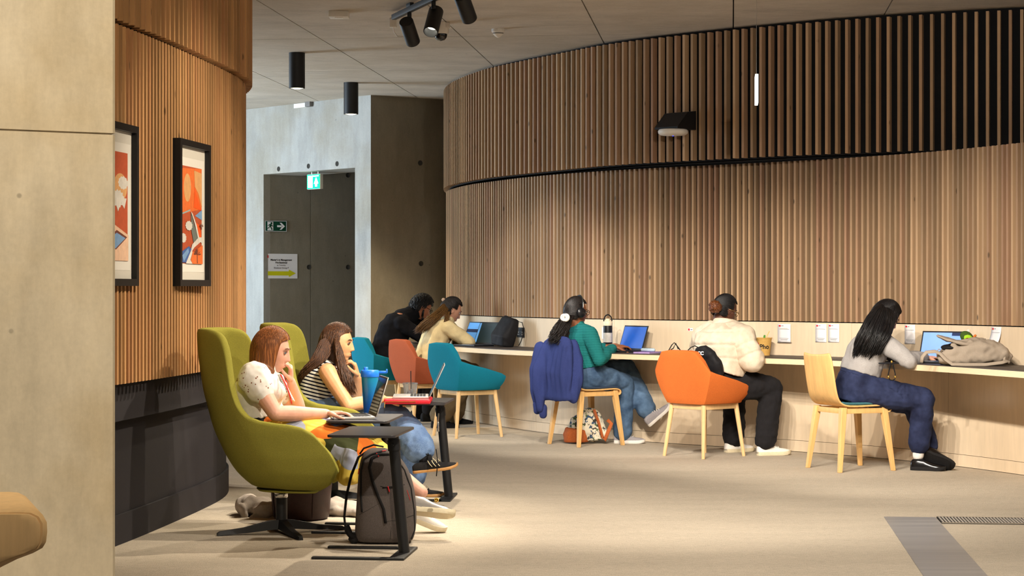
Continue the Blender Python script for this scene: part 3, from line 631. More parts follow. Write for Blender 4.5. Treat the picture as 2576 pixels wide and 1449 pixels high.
tub2 = make_tub('bright orange tub chair with the person in the cream puffer jacket', M_orange); rez(tub2, (1.463, 15.17), face_to((.757, .65)))
tub3 = make_tub('rust tub chair with the person in the cream top', M_rust); rez(tub3, (-.80, 18.35), face_to((.88, .48)))
tub4 = make_tub('teal tub chair with the person in the black shirt', M_teal); rez(tub4, (-1.21, 19.05), face_to((.90, .43)))

M_pad = fabric('teal_grey_pad', (62, 104, 112), 320, .2); M_pad2 = fabric('navy_pad', (54, 66, 84), 320, .2); M_oakply = wood('oak_ply', (222, 176, 112), .45, (12, 12, 1.1), .16)
def make_ply_chair(label, pad):
    t = thing('plywood_chair', label, 'chair', group='bent plywood chairs at the counter')
    prof = [(-.272, .83), (-.268, .80), (-.255, .72), (-.242, .64), (-.230, .57), (-.218, .52), (-.198, .482), (-.165, .462), (-.12, .455), (-.02, .455), (.08, .458), (.15, .461), (.19, .458), (.212, .446), (.216, .428), (.205, .414), (.188, .412)]
    rows = []
    for i, (x, z) in enumerate(prof):
        row = []
        for k in range(-10, 11):
            u = k / 10; hw = .19 if i < 7 else .197
            if i == 0: hw = .168
            if i == 1: hw = .184
            dish = .022 * (1 - u * u) if i < 6 else 0
            zt = z - (.014 * (1 - u * u) if i == 0 else 0) + (-.006 * (1 - u * u) if 8 < i < 13 else 0)
            row.append(V((x - dish, u * hw, zt)))
        rows.append(row)
    m = MB(); m.grid(rows); m.build('shell', M_oakply, t, 60, mods=[('SOLIDIFY', dict(thickness=.014, offset=0)), ('SUBSURF', dict(levels=1, render_levels=1))])
    rows = []
    for x, z in ((-.185, .485), (-.15, .474), (-.1, .472), (0, .472), (.1, .474), (.17, .475), (.205, .466), (.226, .447), (.226, .425)): rows.append([V((x, u / 8 * .186, z - .006 * (1 - (u / 8) ** 2))) for u in range(-8, 9)])
    m = MB(); m.grid(rows); m.build('seat_pad', pad, t, 60, mods=[('SOLIDIFY', dict(thickness=.02, offset=0)), ('SUBSURF', dict(levels=1, render_levels=1))])
    for sx in (-1, 1):
        for sy in (-1, 1):
            a, b = V((sx * .165 + .0, sy * .168, .447)), V((sx * .218, sy * .212, 0)); m = MB(); w0, w1 = .021, .0135
            m.loft([[p + V((i * w, j * w, 0)) for i, j in ((-1, -1), (1, -1), (1, 1), (-1, 1))] for p, w in ((a, w0), (a.lerp(b, .15), w0), (b, w1))]); m.build('leg', M_oakply, t, 30, mods=[('BEVEL', dict(width=.003, segments=2))])
    for c, s in (((0, .168, .422), (.31, .022, .036)), ((0, -.168, .422), (.31, .022, .036)), ((.165, 0, .422), (.022, .31, .036)), ((-.165, 0, .422), (.022, .31, .036))):
        m = MB(); m.box(c, s, bev=.003); m.build('rail', M_oakply, t, 40)
    return t
ply1 = make_ply_chair('oak plywood chair with the person in the grey jumper', M_pad); rez(ply1, (2.39, 14.07), face_to((.92, .385)))
ply2 = make_ply_chair('oak plywood chair with a blue hoodie hung over its back', M_pad2); rez(ply2, (.604, 16.27), face_to((.84, .54)))

M_tabletop = mat('charcoal_tabletop', (52, 50, 52), .38, spec=.4, ns=300, na=.06)
def make_side_table(label):
    t = thing('side_table', label, 'side table', group='black laptop side tables')
    def rr(x0, x1, y0, y1, r):
        out = []
        for cx, cy, a0 in ((x1 - r, y1 - r, 0), (x0 + r, y1 - r, 90), (x0 + r, y0 + r, 180), (x1 - r, y0 + r, 270)):
            for k in range(5): a = math.radians(a0 + 22.5 * k); out.append((cx + r * math.cos(a), cy + r * math.sin(a)))
        return out
    m = MB(); m.prism(rr(-.312, .012, -.35, .26, .035), .585, .597); m.build('table_top', M_tabletop, t, 30, mods=[('BEVEL', dict(width=.002, segments=2))])
    m = MB(); m.box((-.10, 0, .578), (.16, .12, .014), bev=.003); m.build('top_bracket', M_blackmetal, t)
    m = MB(); m.tube([(0, 0, .008), (-.055, 0, .575)], .0265, 20); m.build('pole', M_blackmetal, t, 40)
    m = MB(); m.tube([(-.048, 0, .50), (-.053, 0, .55)], .031, 20); m.tube([(-.05, -.03, .53), (-.05, -.055, .53)], .006, 10); m.build('height_clamp', M_blackmetal, t, 40)
    m = MB(); m.box((-.005, 0, .006), (.075, .43, .012), bev=.004); m.build('base_plate', M_blackmetal, t)
    for s in (-1, 1):
        m = MB(); m.box((-.215, s * .195, .006), (.39, .04, .012), bev=.004); m.build('base_foot', M_blackmetal, t)
    return t
tb1 = make_side_table('black side table standing empty in front of the grey backpack'); rez(tb1, (-.517, 9.56), math.radians(-6))
tb2 = copy_tree(tb1); tb2['label'] = 'black side table holding the silver laptop by the white blouse'; rez(tb2, (-.62, 10.55), math.radians(-5))
tb3 = copy_tree(tb1); tb3['label'] = 'black side table holding the laptop in a red sleeve'; rez(tb3, (-.385, 12.13), math.radians(-4))
for tb, nm in ((tb3, 0),):
    m = MB(); m.tube([(-.06, -.06, .52), (-.062, -.07, .47)], .004, 6); m.box((-.062, -.07, .44), (.012, .006, .06), bev=.002)
    kt = thing('key_fob', 'small metal key fob hanging from the clamp of a side table', 'key fob', (0, 0, 0)); kt.location = tb3.location
    m.build('fob', M_steel, kt, 40)

# pouf and things on the floor by the chairs
M_pouf = mat('dark_leather', (52, 30, 28), .5, spec=.35, ns=60, na=.2, bs=.2)
t = thing('pouf', 'dark brown leather drum stool behind the chair pedestal', 'stool', (-1.17, 11.05, 0))
m = MB(); m.lathe([(.001, 0), (.14, 0), (.155, .015), (.172, .2), (.178, .30), (.17, .325), (.15, .335), (.001, .338)], 40); m.build('body', M_pouf, t, 60)
for k in range(4):
    a = k * math.pi / 2 + .5; m = MB(); m.tube([(math.cos(a) * r, math.sin(a) * r, z) for r, z in ((.1585, .02), (.174, .2), (.1795, .30))], .0025, 6); m.build('seam', M_pouf, t, 60)

# beech piece cut by the picture corner: rounded end of a timber bench arm
t = thing('timber_bench_arm', 'rounded beech bench arm projecting in front of the concrete pillar', 'bench', (-1.28, 5.0, 0))
def arm_prof(inset):
    pts = [(-330, 1290), (60, 1285), (85, 1287), (105, 1297), (115, 1315), (116, 1340), (113, 1365), (104, 1380), (80, 1393), (40, 1408), (0, 1428), (-60, 1470), (-330, 1600)]
    c = V((-100, 1370)); out = []
    for x, y in pts:
        q = V((x, y)); dv = (c - q); out.append(q + dv.normalized() * inset)
    return out
m = MB(); d0 = 4.95
rings = []
for ins, dy in ((8, 0), (0, .012), (0, .46), (8, .472)): rings.append([V(((x - CX) * d0 / F - .34 * max(0, dy - .012), d0 + dy, EYE - (y - CY) * d0 / F)) for x, y in arm_prof(ins)])
m.loft(rings); m.build('arm_block', M_beech, t, 40, True)
m = MB(); rings = []
for ins, dy in ((16, .002), (13, -.004), (18, -.007), (40, -.008)): rings.append([V(((x - CX) * d0 / F - .34 * max(0, dy - .012), d0 + dy, EYE - (y - CY) * d0 / F)) for x, y in arm_prof(ins)])
m.loft(rings); m.build('end_panel', M_beech, t, 40, True)
m = MB(); m.box((-1.62, 5.2, .2), (.08, .4, .4), bev=.01); m.build('leg', M_beech, t, 40, True)
# ================================================================== people: toolkit
def ring_pts(c, ax, ay, rx, ry, n): return [c + ax * (rx * math.cos(2 * math.pi * k / n)) + ay * (ry * math.sin(2 * math.pi * k / n)) for k in range(n)]
def capsule(mb, p0, p1, r0, r1, n=16):
    p0, p1 = V(p0), V(p1); t = (p1 - p0); L = t.length
    if L < 1e-6: t = V((0, 0, 1)); L = 1e-6
    t = t.normalized(); ax = t.orthogonal().normalized(); ay = t.cross(ax); rings = []
    for a in (-80, -55, -30, 0): rings.append(ring_pts(p0 + t * (r0 * math.sin(math.radians(a))), ax, ay, r0 * math.cos(math.radians(a)), r0 * math.cos(math.radians(a)), n))
    for a in (0, 30, 55, 80): rings.append(ring_pts(p1 + t * (r1 * math.sin(math.radians(a))), ax, ay, r1 * math.cos(math.radians(a)), r1 * math.cos(math.radians(a)), n))
    mb.loft(rings)
def chain(mb, pts, rs, n=16):
    for i in range(len(pts) - 1): capsule(mb, pts[i], pts[i + 1], rs[i], rs[i + 1], n)
def ellip(mb, c, r, R=None, n=20):
    rings = []
    for i in range(1, n): a = math.pi * i / n - math.pi / 2; rings.append([V((r[0] * math.cos(a) * math.cos(b), r[1] * math.cos(a) * math.sin(b), r[2] * math.sin(a))) for b in [2 * math.pi * k / n for k in range(n)]])
    Mx = Matrix.Translation(c) @ (R.to_4x4() if R is not None else Matrix.Identity(4)); mb.loft(rings, Mx)
def body_loft(mb, secs, n=28, pw=.88):
    """secs: centre, lateral unit, half width, half depth"""
    rings = []; m = len(secs)
    for i, (c, lat, a, b) in enumerate(secs):
        t = (secs[min(i + 1, m - 1)][0] - secs[max(i - 1, 0)][0]).normalized(); lat = (lat - t * lat.dot(t)).normalized(); fw = t.cross(lat)
        rr = []
        for k in range(n):
            q = 2 * math.pi * k / n; cs, sn = math.cos(q), math.sin(q)
            rr.append(c + lat * (a * math.copysign(abs(cs) ** pw, cs)) + fw * (b * math.copysign(abs(sn) ** pw, sn)))
        rings.append(rr)
    mb.loft(rings)
def skinned(mb, name, voxel, m, parent, it=4, wr=0.0, wrs=14.0, fn=None, wdir=None):
    """fuse overlapping pieces into one continuous surface, then soften and crease it"""
    me = mb.mesh(name); o = bpy.data.objects.new(name, me); COL.objects.link(o)
    r = o.modifiers.new('fuse', 'REMESH'); r.mode = 'VOXEL'; r.voxel_size = voxel
    s = o.modifiers.new('soft', 'SMOOTH'); s.factor = .5; s.iterations = it
    me2 = bpy.data.meshes.new_from_object(o.evaluated_get(bpy.context.evaluated_depsgraph_get()))
    bpy.data.objects.remove(o); bpy.data.meshes.remove(me)
    if wr or fn:
        nn = [v.normal.copy() for v in me2.vertices]
        for v, n_ in zip(me2.vertices, nn):
            d = 0.0
            if wr:
                q = v.co * wrs
                if wdir is not None: q = q - wdir * (q.dot(wdir) * .72)
                d = wr * (noise.noise(q) + .5 * noise.noise(q * 2.1))
            if fn: d += fn(v.co)
            v.co += n_ * d
    me2.name = name; me2.materials.clear(); me2.materials.append(m); me2.shade_smooth()
    ob = bpy.data.objects.new(name, me2); COL.objects.link(ob); ob.parent = parent; ob.matrix_parent_inverse = parent.matrix_basis.inverted(); return ob
def g2(x, s): return math.exp(-(x / s) ** 2)
def head_surface(scale=1.0, fem=True, na=84, nb=96):
    """head in local axes: x to its right, y forward, z up; centre at mid head"""
    rings = []
    for i in range(1, na):
        th = math.pi * i / na - math.pi / 2; row = []
        for k in range(nb):
            ph = 2 * math.pi * k / nb; dx, dy, dz = math.cos(th) * math.cos(ph), math.cos(th) * math.sin(ph), math.sin(th)
            x, y, z = .074 * dx, .094 * dy, .113 * dz
            if dz < 0:
                t = -dz; x *= 1 - .36 * t ** 1.6
                if dy > 0: y *= 1 - .05 * t; y += .050 * t * t * dy
                else: y *= 1 - .5 * smoothstep(.1, .9, t)
            elif dy < 0: y -= .010 * dy * dy * dz * 1.0
            if dy > .05:
                f = smoothstep(.05, .35, dy); b = 0.0
                y -= f * .006 * g2(x, .07) * (1 if z > -.06 else .4)
                if z < .016:
                    if z > -.031: A = .004 + .0200 * (.016 - z) / .047
                    else: A = .024 * smoothstep(-.044, -.031, z)
                    b += A * g2(x, .0085 + .004 * smoothstep(0, -.03, z))
                    b += .007 * g2(abs(x) - .011, .006) * g2(z + .034, .007)
                b -= .011 * g2(abs(x) - .031, .017) * g2(z - .006, .012)
                b += .004 * g2(z - .026, .009) * g2(x, .05)
                b += .0055 * g2(x, .021) * (g2(z + .0565, .0055) + .95 * g2(z + .068, .0055)); b -= .003 * g2(x, .024) * g2(z + .0622, .0022)
                b -= .004 * g2(x, .026) * g2(z + .081, .007); b += .009 * g2(x, .022) * g2(z + .099, .015)
                b += .004 * g2(abs(x) - .042, .02) * g2(z + .025, .024); y += f * b
            row.append(V((x, y, z)) * scale)
        rings.append(row)
    return rings
def axes_matrix(c, fwd, up):
    y = V(fwd).normalized(); x = y.cross(V(up)).normalized(); z = x.cross(y); return Matrix(((x.x, y.x, z.x, c.x), (x.y, y.y, z.y, c.y), (x.z, y.z, z.z, c.z), (0, 0, 0, 1)))
def hand(mb, wrist, fdir, palm, side, curl=.5, spread=.10, s=1.0, thumb=.5):
    """fdir: along the fingers, palm: direction the palm faces, side: +1 when the thumb lies on fdir x palm"""
    f = V(fdir).normalized(); p = V(palm); p = (p - f * p.dot(f)).normalized(); lt = f.cross(p) * side; w = V(wrist)
    k0 = w + f * (.085 * s)
    body_loft(mb, [(w - f * .01, lt, .024 * s, .018 * s), (w + f * .02 * s, lt, .030 * s, .016 * s), (w + f * .06 * s, lt, .040 * s, .0145 * s), (w + f * .09 * s, lt, .040 * s, .011 * s)], 16)
    for i, (o, L) in enumerate(((.030, .070), (.010, .078), (-.010, .073), (-.029, .057))):
        b = k0 + lt * (o * s) - f * (.008 * abs(i - 1) * .5 * s); d = (f + lt * (o * spread * 14)).normalized(); c = curl * (1 + .08 * i); pts = [b - d * .012 * s]; q = b; pts.append(q); ang = c * .55
        for seg, bend in ((.45, .75), (.30, .9), (.25, .6)):
            dd = d * math.cos(ang) + p * math.sin(ang); q = q + dd * (L * seg * s); pts.append(q); ang += c * bend
        chain(mb, pts, [.0095 * s, .0095 * s, .0088 * s, .0080 * s, .0066 * s], 10)
    b = w + f * (.028 * s) + lt * (.026 * s); d = (f * .62 + lt * (.75 - .3 * thumb) + p * (.25 + .6 * thumb)).normalized()
    q1 = b + d * .038 * s; d2 = (d + f * .5 + p * .35 * thumb - lt * .45 * thumb).normalized(); q2 = q1 + d2 * .03 * s; q3 = q2 + (d2 + f * .3).normalized() * .024 * s
    chain(mb, [b - f * .005, q1, q2, q3], [.014 * s, .0112 * s, .0098 * s, .0075 * s], 10)
def skin(name, c, rough=.5):
    if name in MATS: return MATS[name]
    m, nt, b = newmat(name, rough, 0, .35); col = lin(c); vec = coords(nt); f = noisetex(nt, vec, 22, 4); f2 = noisetex(nt, vec, 260, 2)
    a = ramp(nt, f, [(.3, (col[0] * .92, col[1] * .86, col[2] * .86, 1)), (.7, sc_(col, 1.06))]); nt.links.new(mixc(nt, .06, a, ramp(nt, f2, [(.35, sc_(col, .5)), (.6, sc_(col, 1.1))])), b.inputs['Base Color'])
    return m
def hairmat(name, c, c2=None):
    if name in MATS: return MATS[name]
    m, nt, b = newmat(name, .5, 0, .4); col = lin(c); c2 = lin(c2) if c2 else sc_(col, 1.7); vec = coords(nt, (70, 70, 5)); f = noisetex(nt, vec, 2.5, 3)
    nt.links.new(ramp(nt, f, [(.3, sc_(col, .55)), (.52, col), (.74, c2)]), b.inputs['Base Color']); bump(nt, b, f, .3, .002); b.inputs['Anisotropic'].default_value = .4; return m
def hair_region(d): return d.z > .60 - .1 * abs(d.x) or (d.y < .34 and d.z > .02) or (d.y < .02 and d.z > -.55)
def make_hair(parent, Mh, m, rnd, n=420, part=0.0, zcut=None, step=.014, steps=26, colliders=(), vol=1.05, lock=.0065, wave=0.0, back=0.0, region=hair_region, jit=.02, grav=.5, scl=1.0, start=None, name='hair', pull=None, yl=.3):
    """strand locks that leave the scalp, slide over head and shoulders and hang down"""
    rg = random.Random(rnd); rad = V((.0775, .1, .117)) * (vol * scl); cen = Mh.translation; R3 = Mh.to_3x3()
    E0 = Mh @ Matrix.Translation((0, -.004, .004)) @ Matrix.Diagonal((rad.x, rad.y, rad.z, 1)); col = [(E0, E0.inverted())] + [(c, c.inverted()) for c in colliders]
    mb = MB(); ga = math.pi * (3 - math.sqrt(5)); N = n * 2
    # scalp cap
    cap_r = []
    for i in range(N):
        z = 1 - 2 * (i + .5) / N; r = math.sqrt(1 - z * z); d = V((r * math.cos(ga * i), r * math.sin(ga * i), z))
        if not region(d): continue
        p = E0 @ d; lat = d.x - part
        t = V((math.copysign(.9, lat) if abs(d.x) < .8 else math.copysign(.3, lat), -.15 - back, -.35)); t = (t - d * t.dot(d)); t = (R3 @ t).normalized()
        pts = [p]; rr = [lock * .55]; L = steps + rg.randint(-2, 1); ph = rg.random() * 6; zc = (zcut + rg.uniform(-jit, jit)) if zcut is not None else None; vel = t
        for k in range(L):
            g = V((0, 0, -1))
            if pull is not None: g = (g + pull * (1 if k > 5 else .25)).normalized()
            vel = (vel * (1 - grav * .55) + g * grav * .55).normalized()
            if wave: vel = (vel + R3 @ V((math.sin(ph + k * .9), math.cos(ph * 1.7 + k * .8), 0)) * wave).normalized()
            q = pts[-1] + vel * step
            l = col[0][1] @ q
            if l.z < .62 and l.y > yl and l.z > -3:
                l.y = yl + (l.y - yl) * .45; need = 1 - l.y * l.y - l.z * l.z; sg = math.copysign(1, lat)
                if need > 0 and abs(l.x) < math.sqrt(need): l.x = sg * math.sqrt(need)
                q = col[0][0] @ l
            for E1, Ei in col:
                l = Ei @ q
                if l.length < 1.0:
                    ln = l.normalized(); q = E1 @ (ln * 1.004); nw = (E1.to_3x3().inverted().transposed() @ ln).normalized(); vd = vel.dot(nw)
                    if vd < 0: vel = (vel - nw * vd); vel = vel.normalized() if vel.length > 1e-4 else V((0, 0, -1))
            pts.append(q); rr.append(lock * (1 if k < L * .5 else max(.2, (L - k) / (L * .5))))
            if zc is not None and q.z < zc: break
        if len(pts) < 4: continue
        rr[-1] = lock * .25
        pts2 = [pts[0]] + [(pts[i - 1] + pts[i] * 2 + pts[i + 1]) / 4 for i in range(1, len(pts) - 1)] + [pts[-1]]
        mb.tube(pts2, rr, 4, flat=.7)
    # inner cap so that no scalp shows between the locks
    na, nb = 26, 36; inn = Matrix.Diagonal((.985, .985, .985, 1))
    vs, idx, fs = [], {}, []
    for i in range(na + 1):
        th = math.pi * i / na - math.pi / 2
        for k in range(nb): d = V((math.cos(th) * math.cos(2 * math.pi * k / nb), math.cos(th) * math.sin(2 * math.pi * k / nb), math.sin(th))); vs.append((E0 @ (d * .985), d))
    for i in range(na):
        for k in range(nb):
            q = [i * nb + k, i * nb + (k + 1) % nb, (i + 1) * nb + (k + 1) % nb, (i + 1) * nb + k]
            if all(region(vs[j][1]) for j in q): fs.append(tuple(q))
    mb.add([v[0] for v in vs], fs)
    return mb.build(name, m, parent, 180, True)
def gathered_hair(parent, Mh, m, rnd, gather, n=320, lock=.006, vol=1.04, region=hair_region, name='hair', scl=1.0):
    """hair combed over the skull to one gathering point (unit direction in head axes)"""
    rg = random.Random(rnd); rad = V((.0775, .1, .117)) * (vol * scl); E0 = Mh @ Matrix.Translation((0, -.004, .004)) @ Matrix.Diagonal((rad.x, rad.y, rad.z, 1)); gd = V(gather).normalized(); mb = MB(); ga = math.pi * (3 - math.sqrt(5)); N = n * 2
    for i in range(N):
        z = 1 - 2 * (i + .5) / N; r = math.sqrt(1 - z * z); d = V((r * math.cos(ga * i), r * math.sin(ga * i), z))
        if not region(d): continue
        ang = d.angle(gd); pts = []
        K = max(4, int(ang / .16))
        for k in range(K + 1):
            t = k / K; s = math.sin(ang) or 1e-6; q = d * (math.sin((1 - t) * ang) / s) + gd * (math.sin(t * ang) / s) if ang < 3.0 else d.lerp(gd, t); pts.append(E0 @ (q.normalized() * (1 + .01 * rg.random())))
        mb.tube(pts, [lock * .6] + [lock] * (len(pts) - 2) + [lock * .7], 5, flat=.7)
    na, nb = 26, 36; vs, fs = [], []
    for i in range(na + 1):
        th = math.pi * i / na - math.pi / 2
        for k in range(nb): d = V((math.cos(th) * math.cos(2 * math.pi * k / nb), math.cos(th) * math.sin(2 * math.pi * k / nb), math.sin(th))); vs.append((E0 @ (d * .99), d))
    for i in range(na):
        for k in range(nb):
            q = [i * nb + k, i * nb + (k + 1) % nb, (i + 1) * nb + (k + 1) % nb, (i + 1) * nb + k]
            if all(region(vs[j][1]) for j in q): fs.append(tuple(q))
    mb.add([v[0] for v in vs], fs); return mb.build(name, m, parent, 180, True)
def tail(parent, m, rnd, start, path, width, n=60, lock=.007, wave=.01, name='hair_tail'):
    """bundle of locks following a path"""
    rg = random.Random(rnd); mb = MB(); path = [V(p) for p in path]
    for i in range(n):
        a, r = rg.random() * 6.28, math.sqrt(rg.random()); ph = rg.random() * 6; pts = []; end = rg.uniform(.82, 1.0); K = 12
        for k in range(K + 1):
            t = k / K * end; f = t * (len(path) - 1); j = min(int(f), len(path) - 2); q = path[j].lerp(path[j + 1], f - j); w = width[min(j, len(width) - 1)] + (width[min(j + 1, len(width) - 1)] - width[min(j, len(width) - 1)]) * (f - j)
            pts.append(q + V((math.cos(a) * r * w + math.sin(ph + k * 1.1) * wave * t, math.sin(a) * r * w * .7 + math.cos(ph + k) * wave * t, math.sin(a * 2) * r * w * .3)))
        pts = [pts[0]] + [(pts[i - 1] + pts[i] * 2 + pts[i + 1]) / 4 for i in range(1, len(pts) - 1)] + [pts[-1]]
        mb.tube(pts, [lock * .7] + [lock] * (K - 3) + [lock * .8, lock * .5, lock * .2], 4, flat=.7)
    return mb.build(name, m, parent, 180, True)
def face_bits(parent, Mh, s, brow, iris, lip, lids=.6):
    for sx in (-1, 1):
        c = Mh @ (V((sx * .0315, .0765, .005)) * s); mb = MB(); ellip(mb, c, (.0115 * s, .0075 * s, .0058 * s), Mh.to_3x3(), 14); e = mb.build('eye', mat('eye_white', (196, 186, 176), .25, ns=5, na=.02), parent, 180, True)
        mb = MB(); ellip(mb, Mh @ (V((sx * .0365, .0790, .0046)) * s), (.0066 * s, .0056 * s, .0052 * s), Mh.to_3x3(), 12); mb.build('iris', iris, e, 180, True)
        mb = MB(); mb.tube([Mh @ (V((sx * x, y, z)) * s) for x, y, z in ((.018, .0815, .0095), (.025, .0848, .0120), (.034, .0825, .0122), (.043, .0745, .0075))], [.0010, .0019, .0021, .0012], 6); mb.build('eyelash', brow, parent, 180, True)
        mb = MB(); mb.tube([Mh @ (V((sx * x, y, z)) * s) for x, y, z in ((.013, .0885, .024), (.024, .0885, .029), (.036, .082, .030), (.046, .0735, .025))], [.0014, .0024, .0021, .001], 6); mb.build('eyebrow', brow, parent, 180, True)
    mb = MB(); mb.tube([Mh @ (V(p) * s) for p in ((-.02, .0785, -.0605), (-.01, .0862, -.0572), (0, .0888, -.0580), (.01, .0862, -.0572), (.02, .0785, -.0605))], [.001, .0028, .003, .0028, .001], 8, flat=.8)
    mb.tube([Mh @ (V(p) * s) for p in ((-.018, .0785, -.0630), (-.009, .0855, -.0670), (0, .0880, -.0682), (.009, .0855, -.0670), (.018, .0785, -.0630))], [.001, .003, .0034, .003, .001], 8, flat=.8); mb.build('lips', lip, parent, 180, True)
def shoe(parent, ankle, toe, up, upper, sole, length=.25, style='sneaker', laces=None, stripe=None, width=1.0):
    y = V(toe).normalized(); z = V(up); z = (z - y * z.dot(y)).normalized(); x = y.cross(z); A = V(ankle); O = A - z * .085
    if z.z > .99: O.z = .001
    Mx = Matrix(((x.x, y.x, z.x, O.x), (x.y, y.y, z.y, O.y), (x.z, y.z, z.z, O.z), (0, 0, 0, 1))); k = length / .26
    outl = [(-.072, .020, .0), (-.060, .030, 0), (-.03, .034, 0), (.02, .033, 0), (.07, .039, 0), (.11, .044, 0), (.145, .041, .002), (.172, .029, .006), (.186, .012, .012)]
    th = .026 if style != 'flat' else .016
    def wseg(yy): return interp([(a, w) for a, w, _ in outl], yy)
    mb = MB(); rings = []
    for yy, w, lift in outl: rings.append([Mx @ (V((sx * w * width, yy, zz)) * k) for sx, zz in ((-1, lift), (-1.06, lift + th * .5), (-.96, lift + th), (.96, lift + th), (1.06, lift + th * .5), (1, lift))])
    mb.loft(rings); so = mb.build('shoe_sole', sole, parent, 70, True)
    top = [(-.072, .02, .062), (-.060, .030, .078), (-.02, .034, .088), (.025, .034, .085), (.06, .038, .066), (.10, .042, .052), (.14, .039, .046), (.168, .028, .040), (.18, .012, .034)]
    if style == 'flat': top = [(a, b, c * .72 if a > .03 else c * .62) for a, b, c in top]
    mb = MB(); rings = []
    for yy, w, h in top: rings.append([Mx @ (V((w * width * .96 * math.copysign(abs(math.cos(q)) ** .7, math.cos(q)), yy, .014 + (h - .014) * math.sin(q) ** .8 if math.sin(q) > 0 else .014)) * k) for q in [math.pi * j / 10 for j in range(11)]])
    mb.loft(rings); up_ = mb.build('shoe', upper, parent, 70, True)
    if laces:
        mb = MB()
        for j in range(4):
            yy = .03 + .018 * j; h = interp([(a, c) for a, _, c in top], yy) + .003; mb.tube([Mx @ (V((-.02, yy, h - .006)) * k), Mx @ (V((0, yy + .004, h + .002)) * k), Mx @ (V((.02, yy, h - .006)) * k)], .0028, 6)
        if laces == 'loop':
            for sx in (-1, 1): mb.tube([Mx @ (V((0, .03, .09)) * k), Mx @ (V((sx * .03, .02, .105)) * k), Mx @ (V((sx * .045, .03, .085)) * k), Mx @ (V((0, .03, .086)) * k)], .0026, 6)
        mb.build('laces', MATS['matt_black'] if stripe else M_white, parent, 180, True)
    if stripe:
        for j in range(3):
            y0 = .045 + .022 * j
            for sx in (-1, 1):
                mb = MB(); w0, w1 = wseg(y0) * width * 1.0, wseg(y0 - .02) * width * .8; mb.tube([Mx @ (V((sx * w0, y0, .028)) * k), Mx @ (V((sx * w0 * .97, y0 - .012, .045)) * k), Mx @ (V((sx * w1, y0 - .022, .064)) * k)], .0042, 6, flat=.5)
                mb.build('stripe', stripe, parent, 180, True)
    return up_
class Person: pass
def person(label, J, fwd, sk, voxel=.006, arm=1.0, leg=1.0, tor=1.0, hs=1.0, hfwd=None, hup=None, hands=(), fem=True, loc=None):
    """J: joints in world coordinates; returns thing with a continuous body"""
    P = Person(); P.J = J; P.vox = voxel; fwd = V(fwd).normalized(); lat = V((fwd.y, -fwd.x, 0)); P.lat = lat; P.fwd = fwd
    HP = J['HP']; P.t = thing('person', label, 'person', (HP.x, HP.y, 0) if loc is None else loc)
    sl = (J['shR'] - J['shL']); sl.z *= .6; sl = sl.normalized(); P.sl = sl
    P.secs = [(HP + (HP - J['WA']).normalized() * .09, lat, .13 * tor, .105 * tor), (HP, lat, .168 * tor, .122 * tor), (HP.lerp(J['WA'], .5), lat, .158 * tor, .118 * tor), (J['WA'], lat.lerp(sl, .4), .133 * tor, .102 * tor),
              (J['CH'], lat.lerp(sl, .8), .148 * tor, .118 * tor), (J['CH'].lerp(J['SH'], .6), sl, .155 * tor, .105 * tor), (J['SH'], sl, .125 * tor, .075 * tor), (J['NB'], sl, .050, .036)]
    mb = MB(); body_loft(mb, P.secs)
    P.Mh = axes_matrix(J['HD'], hfwd if hfwd is not None else fwd, hup if hup is not None else V((0, 0, 1)))
    mb.loft(head_surface(hs, fem), P.Mh); hb = P.Mh @ (V((0, -.018, -.075)) * hs); capsule(mb, J['NB'], hb, .056 * (1 if fem else 1.12), .052 * (1 if fem else 1.12))
    for sx in (-1, 1): ellip(mb, P.Mh @ (V((sx * .0745, -.006, -.004)) * hs), (.008 * hs, .019 * hs, .031 * hs), P.Mh.to_3x3() @ Matrix.Rotation(.25, 3, 'X'), 14)
    for s in 'RL':
        chain(mb, [J['sh' + s], J['sh' + s].lerp(J['el' + s], .35), J['el' + s], J['el' + s].lerp(J['wr' + s], .3), J['wr' + s]], [.052 * arm, .049 * arm, .038 * arm, .040 * arm, .0245 * arm])
        if 'kn' + s in J:
            hj = HP + lat * (.085 if s == 'R' else -.085); chain(mb, [hj, hj.lerp(J['kn' + s], .4), J['kn' + s], J['kn' + s].lerp(J['an' + s], .3), J['an' + s]], [.088 * leg, .082 * leg, .056 * leg, .054 * leg, .034 * leg]); J['hj' + s] = hj
            if 'toe' + s in J: chain(mb, [J['an' + s], J['an' + s] + V(J['toe' + s]).normalized() * .10 - V((0, 0, .045))], [.035, .026])
    for h in hands: hand(mb, **h)
    P.body = skinned(mb, 'body', voxel, sk, P.t, 2); return P
def torso_cover(P, mb, g=.014, lo=1, hi=7, extra=0.0):
    body_loft(mb, [(c, l, a + g + extra, b + g + extra) for c, l, a, b in P.secs[lo:hi]])
def sleeve(P, mb, s, g=.012, to=1.0, arm=1.0, flare=0.0):
    J = P.J; a, e, w = J['sh' + s], J['el' + s], J['wr' + s]; capsule(mb, P.J['SH'].lerp(a, .45), a, .062 + g, .054 * arm + g)
    if to <= .5: q = a.lerp(e, to * 2); capsule(mb, a, q, .054 * arm + g, .050 * arm + g + flare)
    else:
        q = e.lerp(w, (to - .5) * 2); chain(mb, [a, a.lerp(e, .35), e, e.lerp(w, .3), q], [.054 * arm + g, .050 * arm + g, .041 * arm + g, .042 * arm + g, .030 * arm + g + flare])
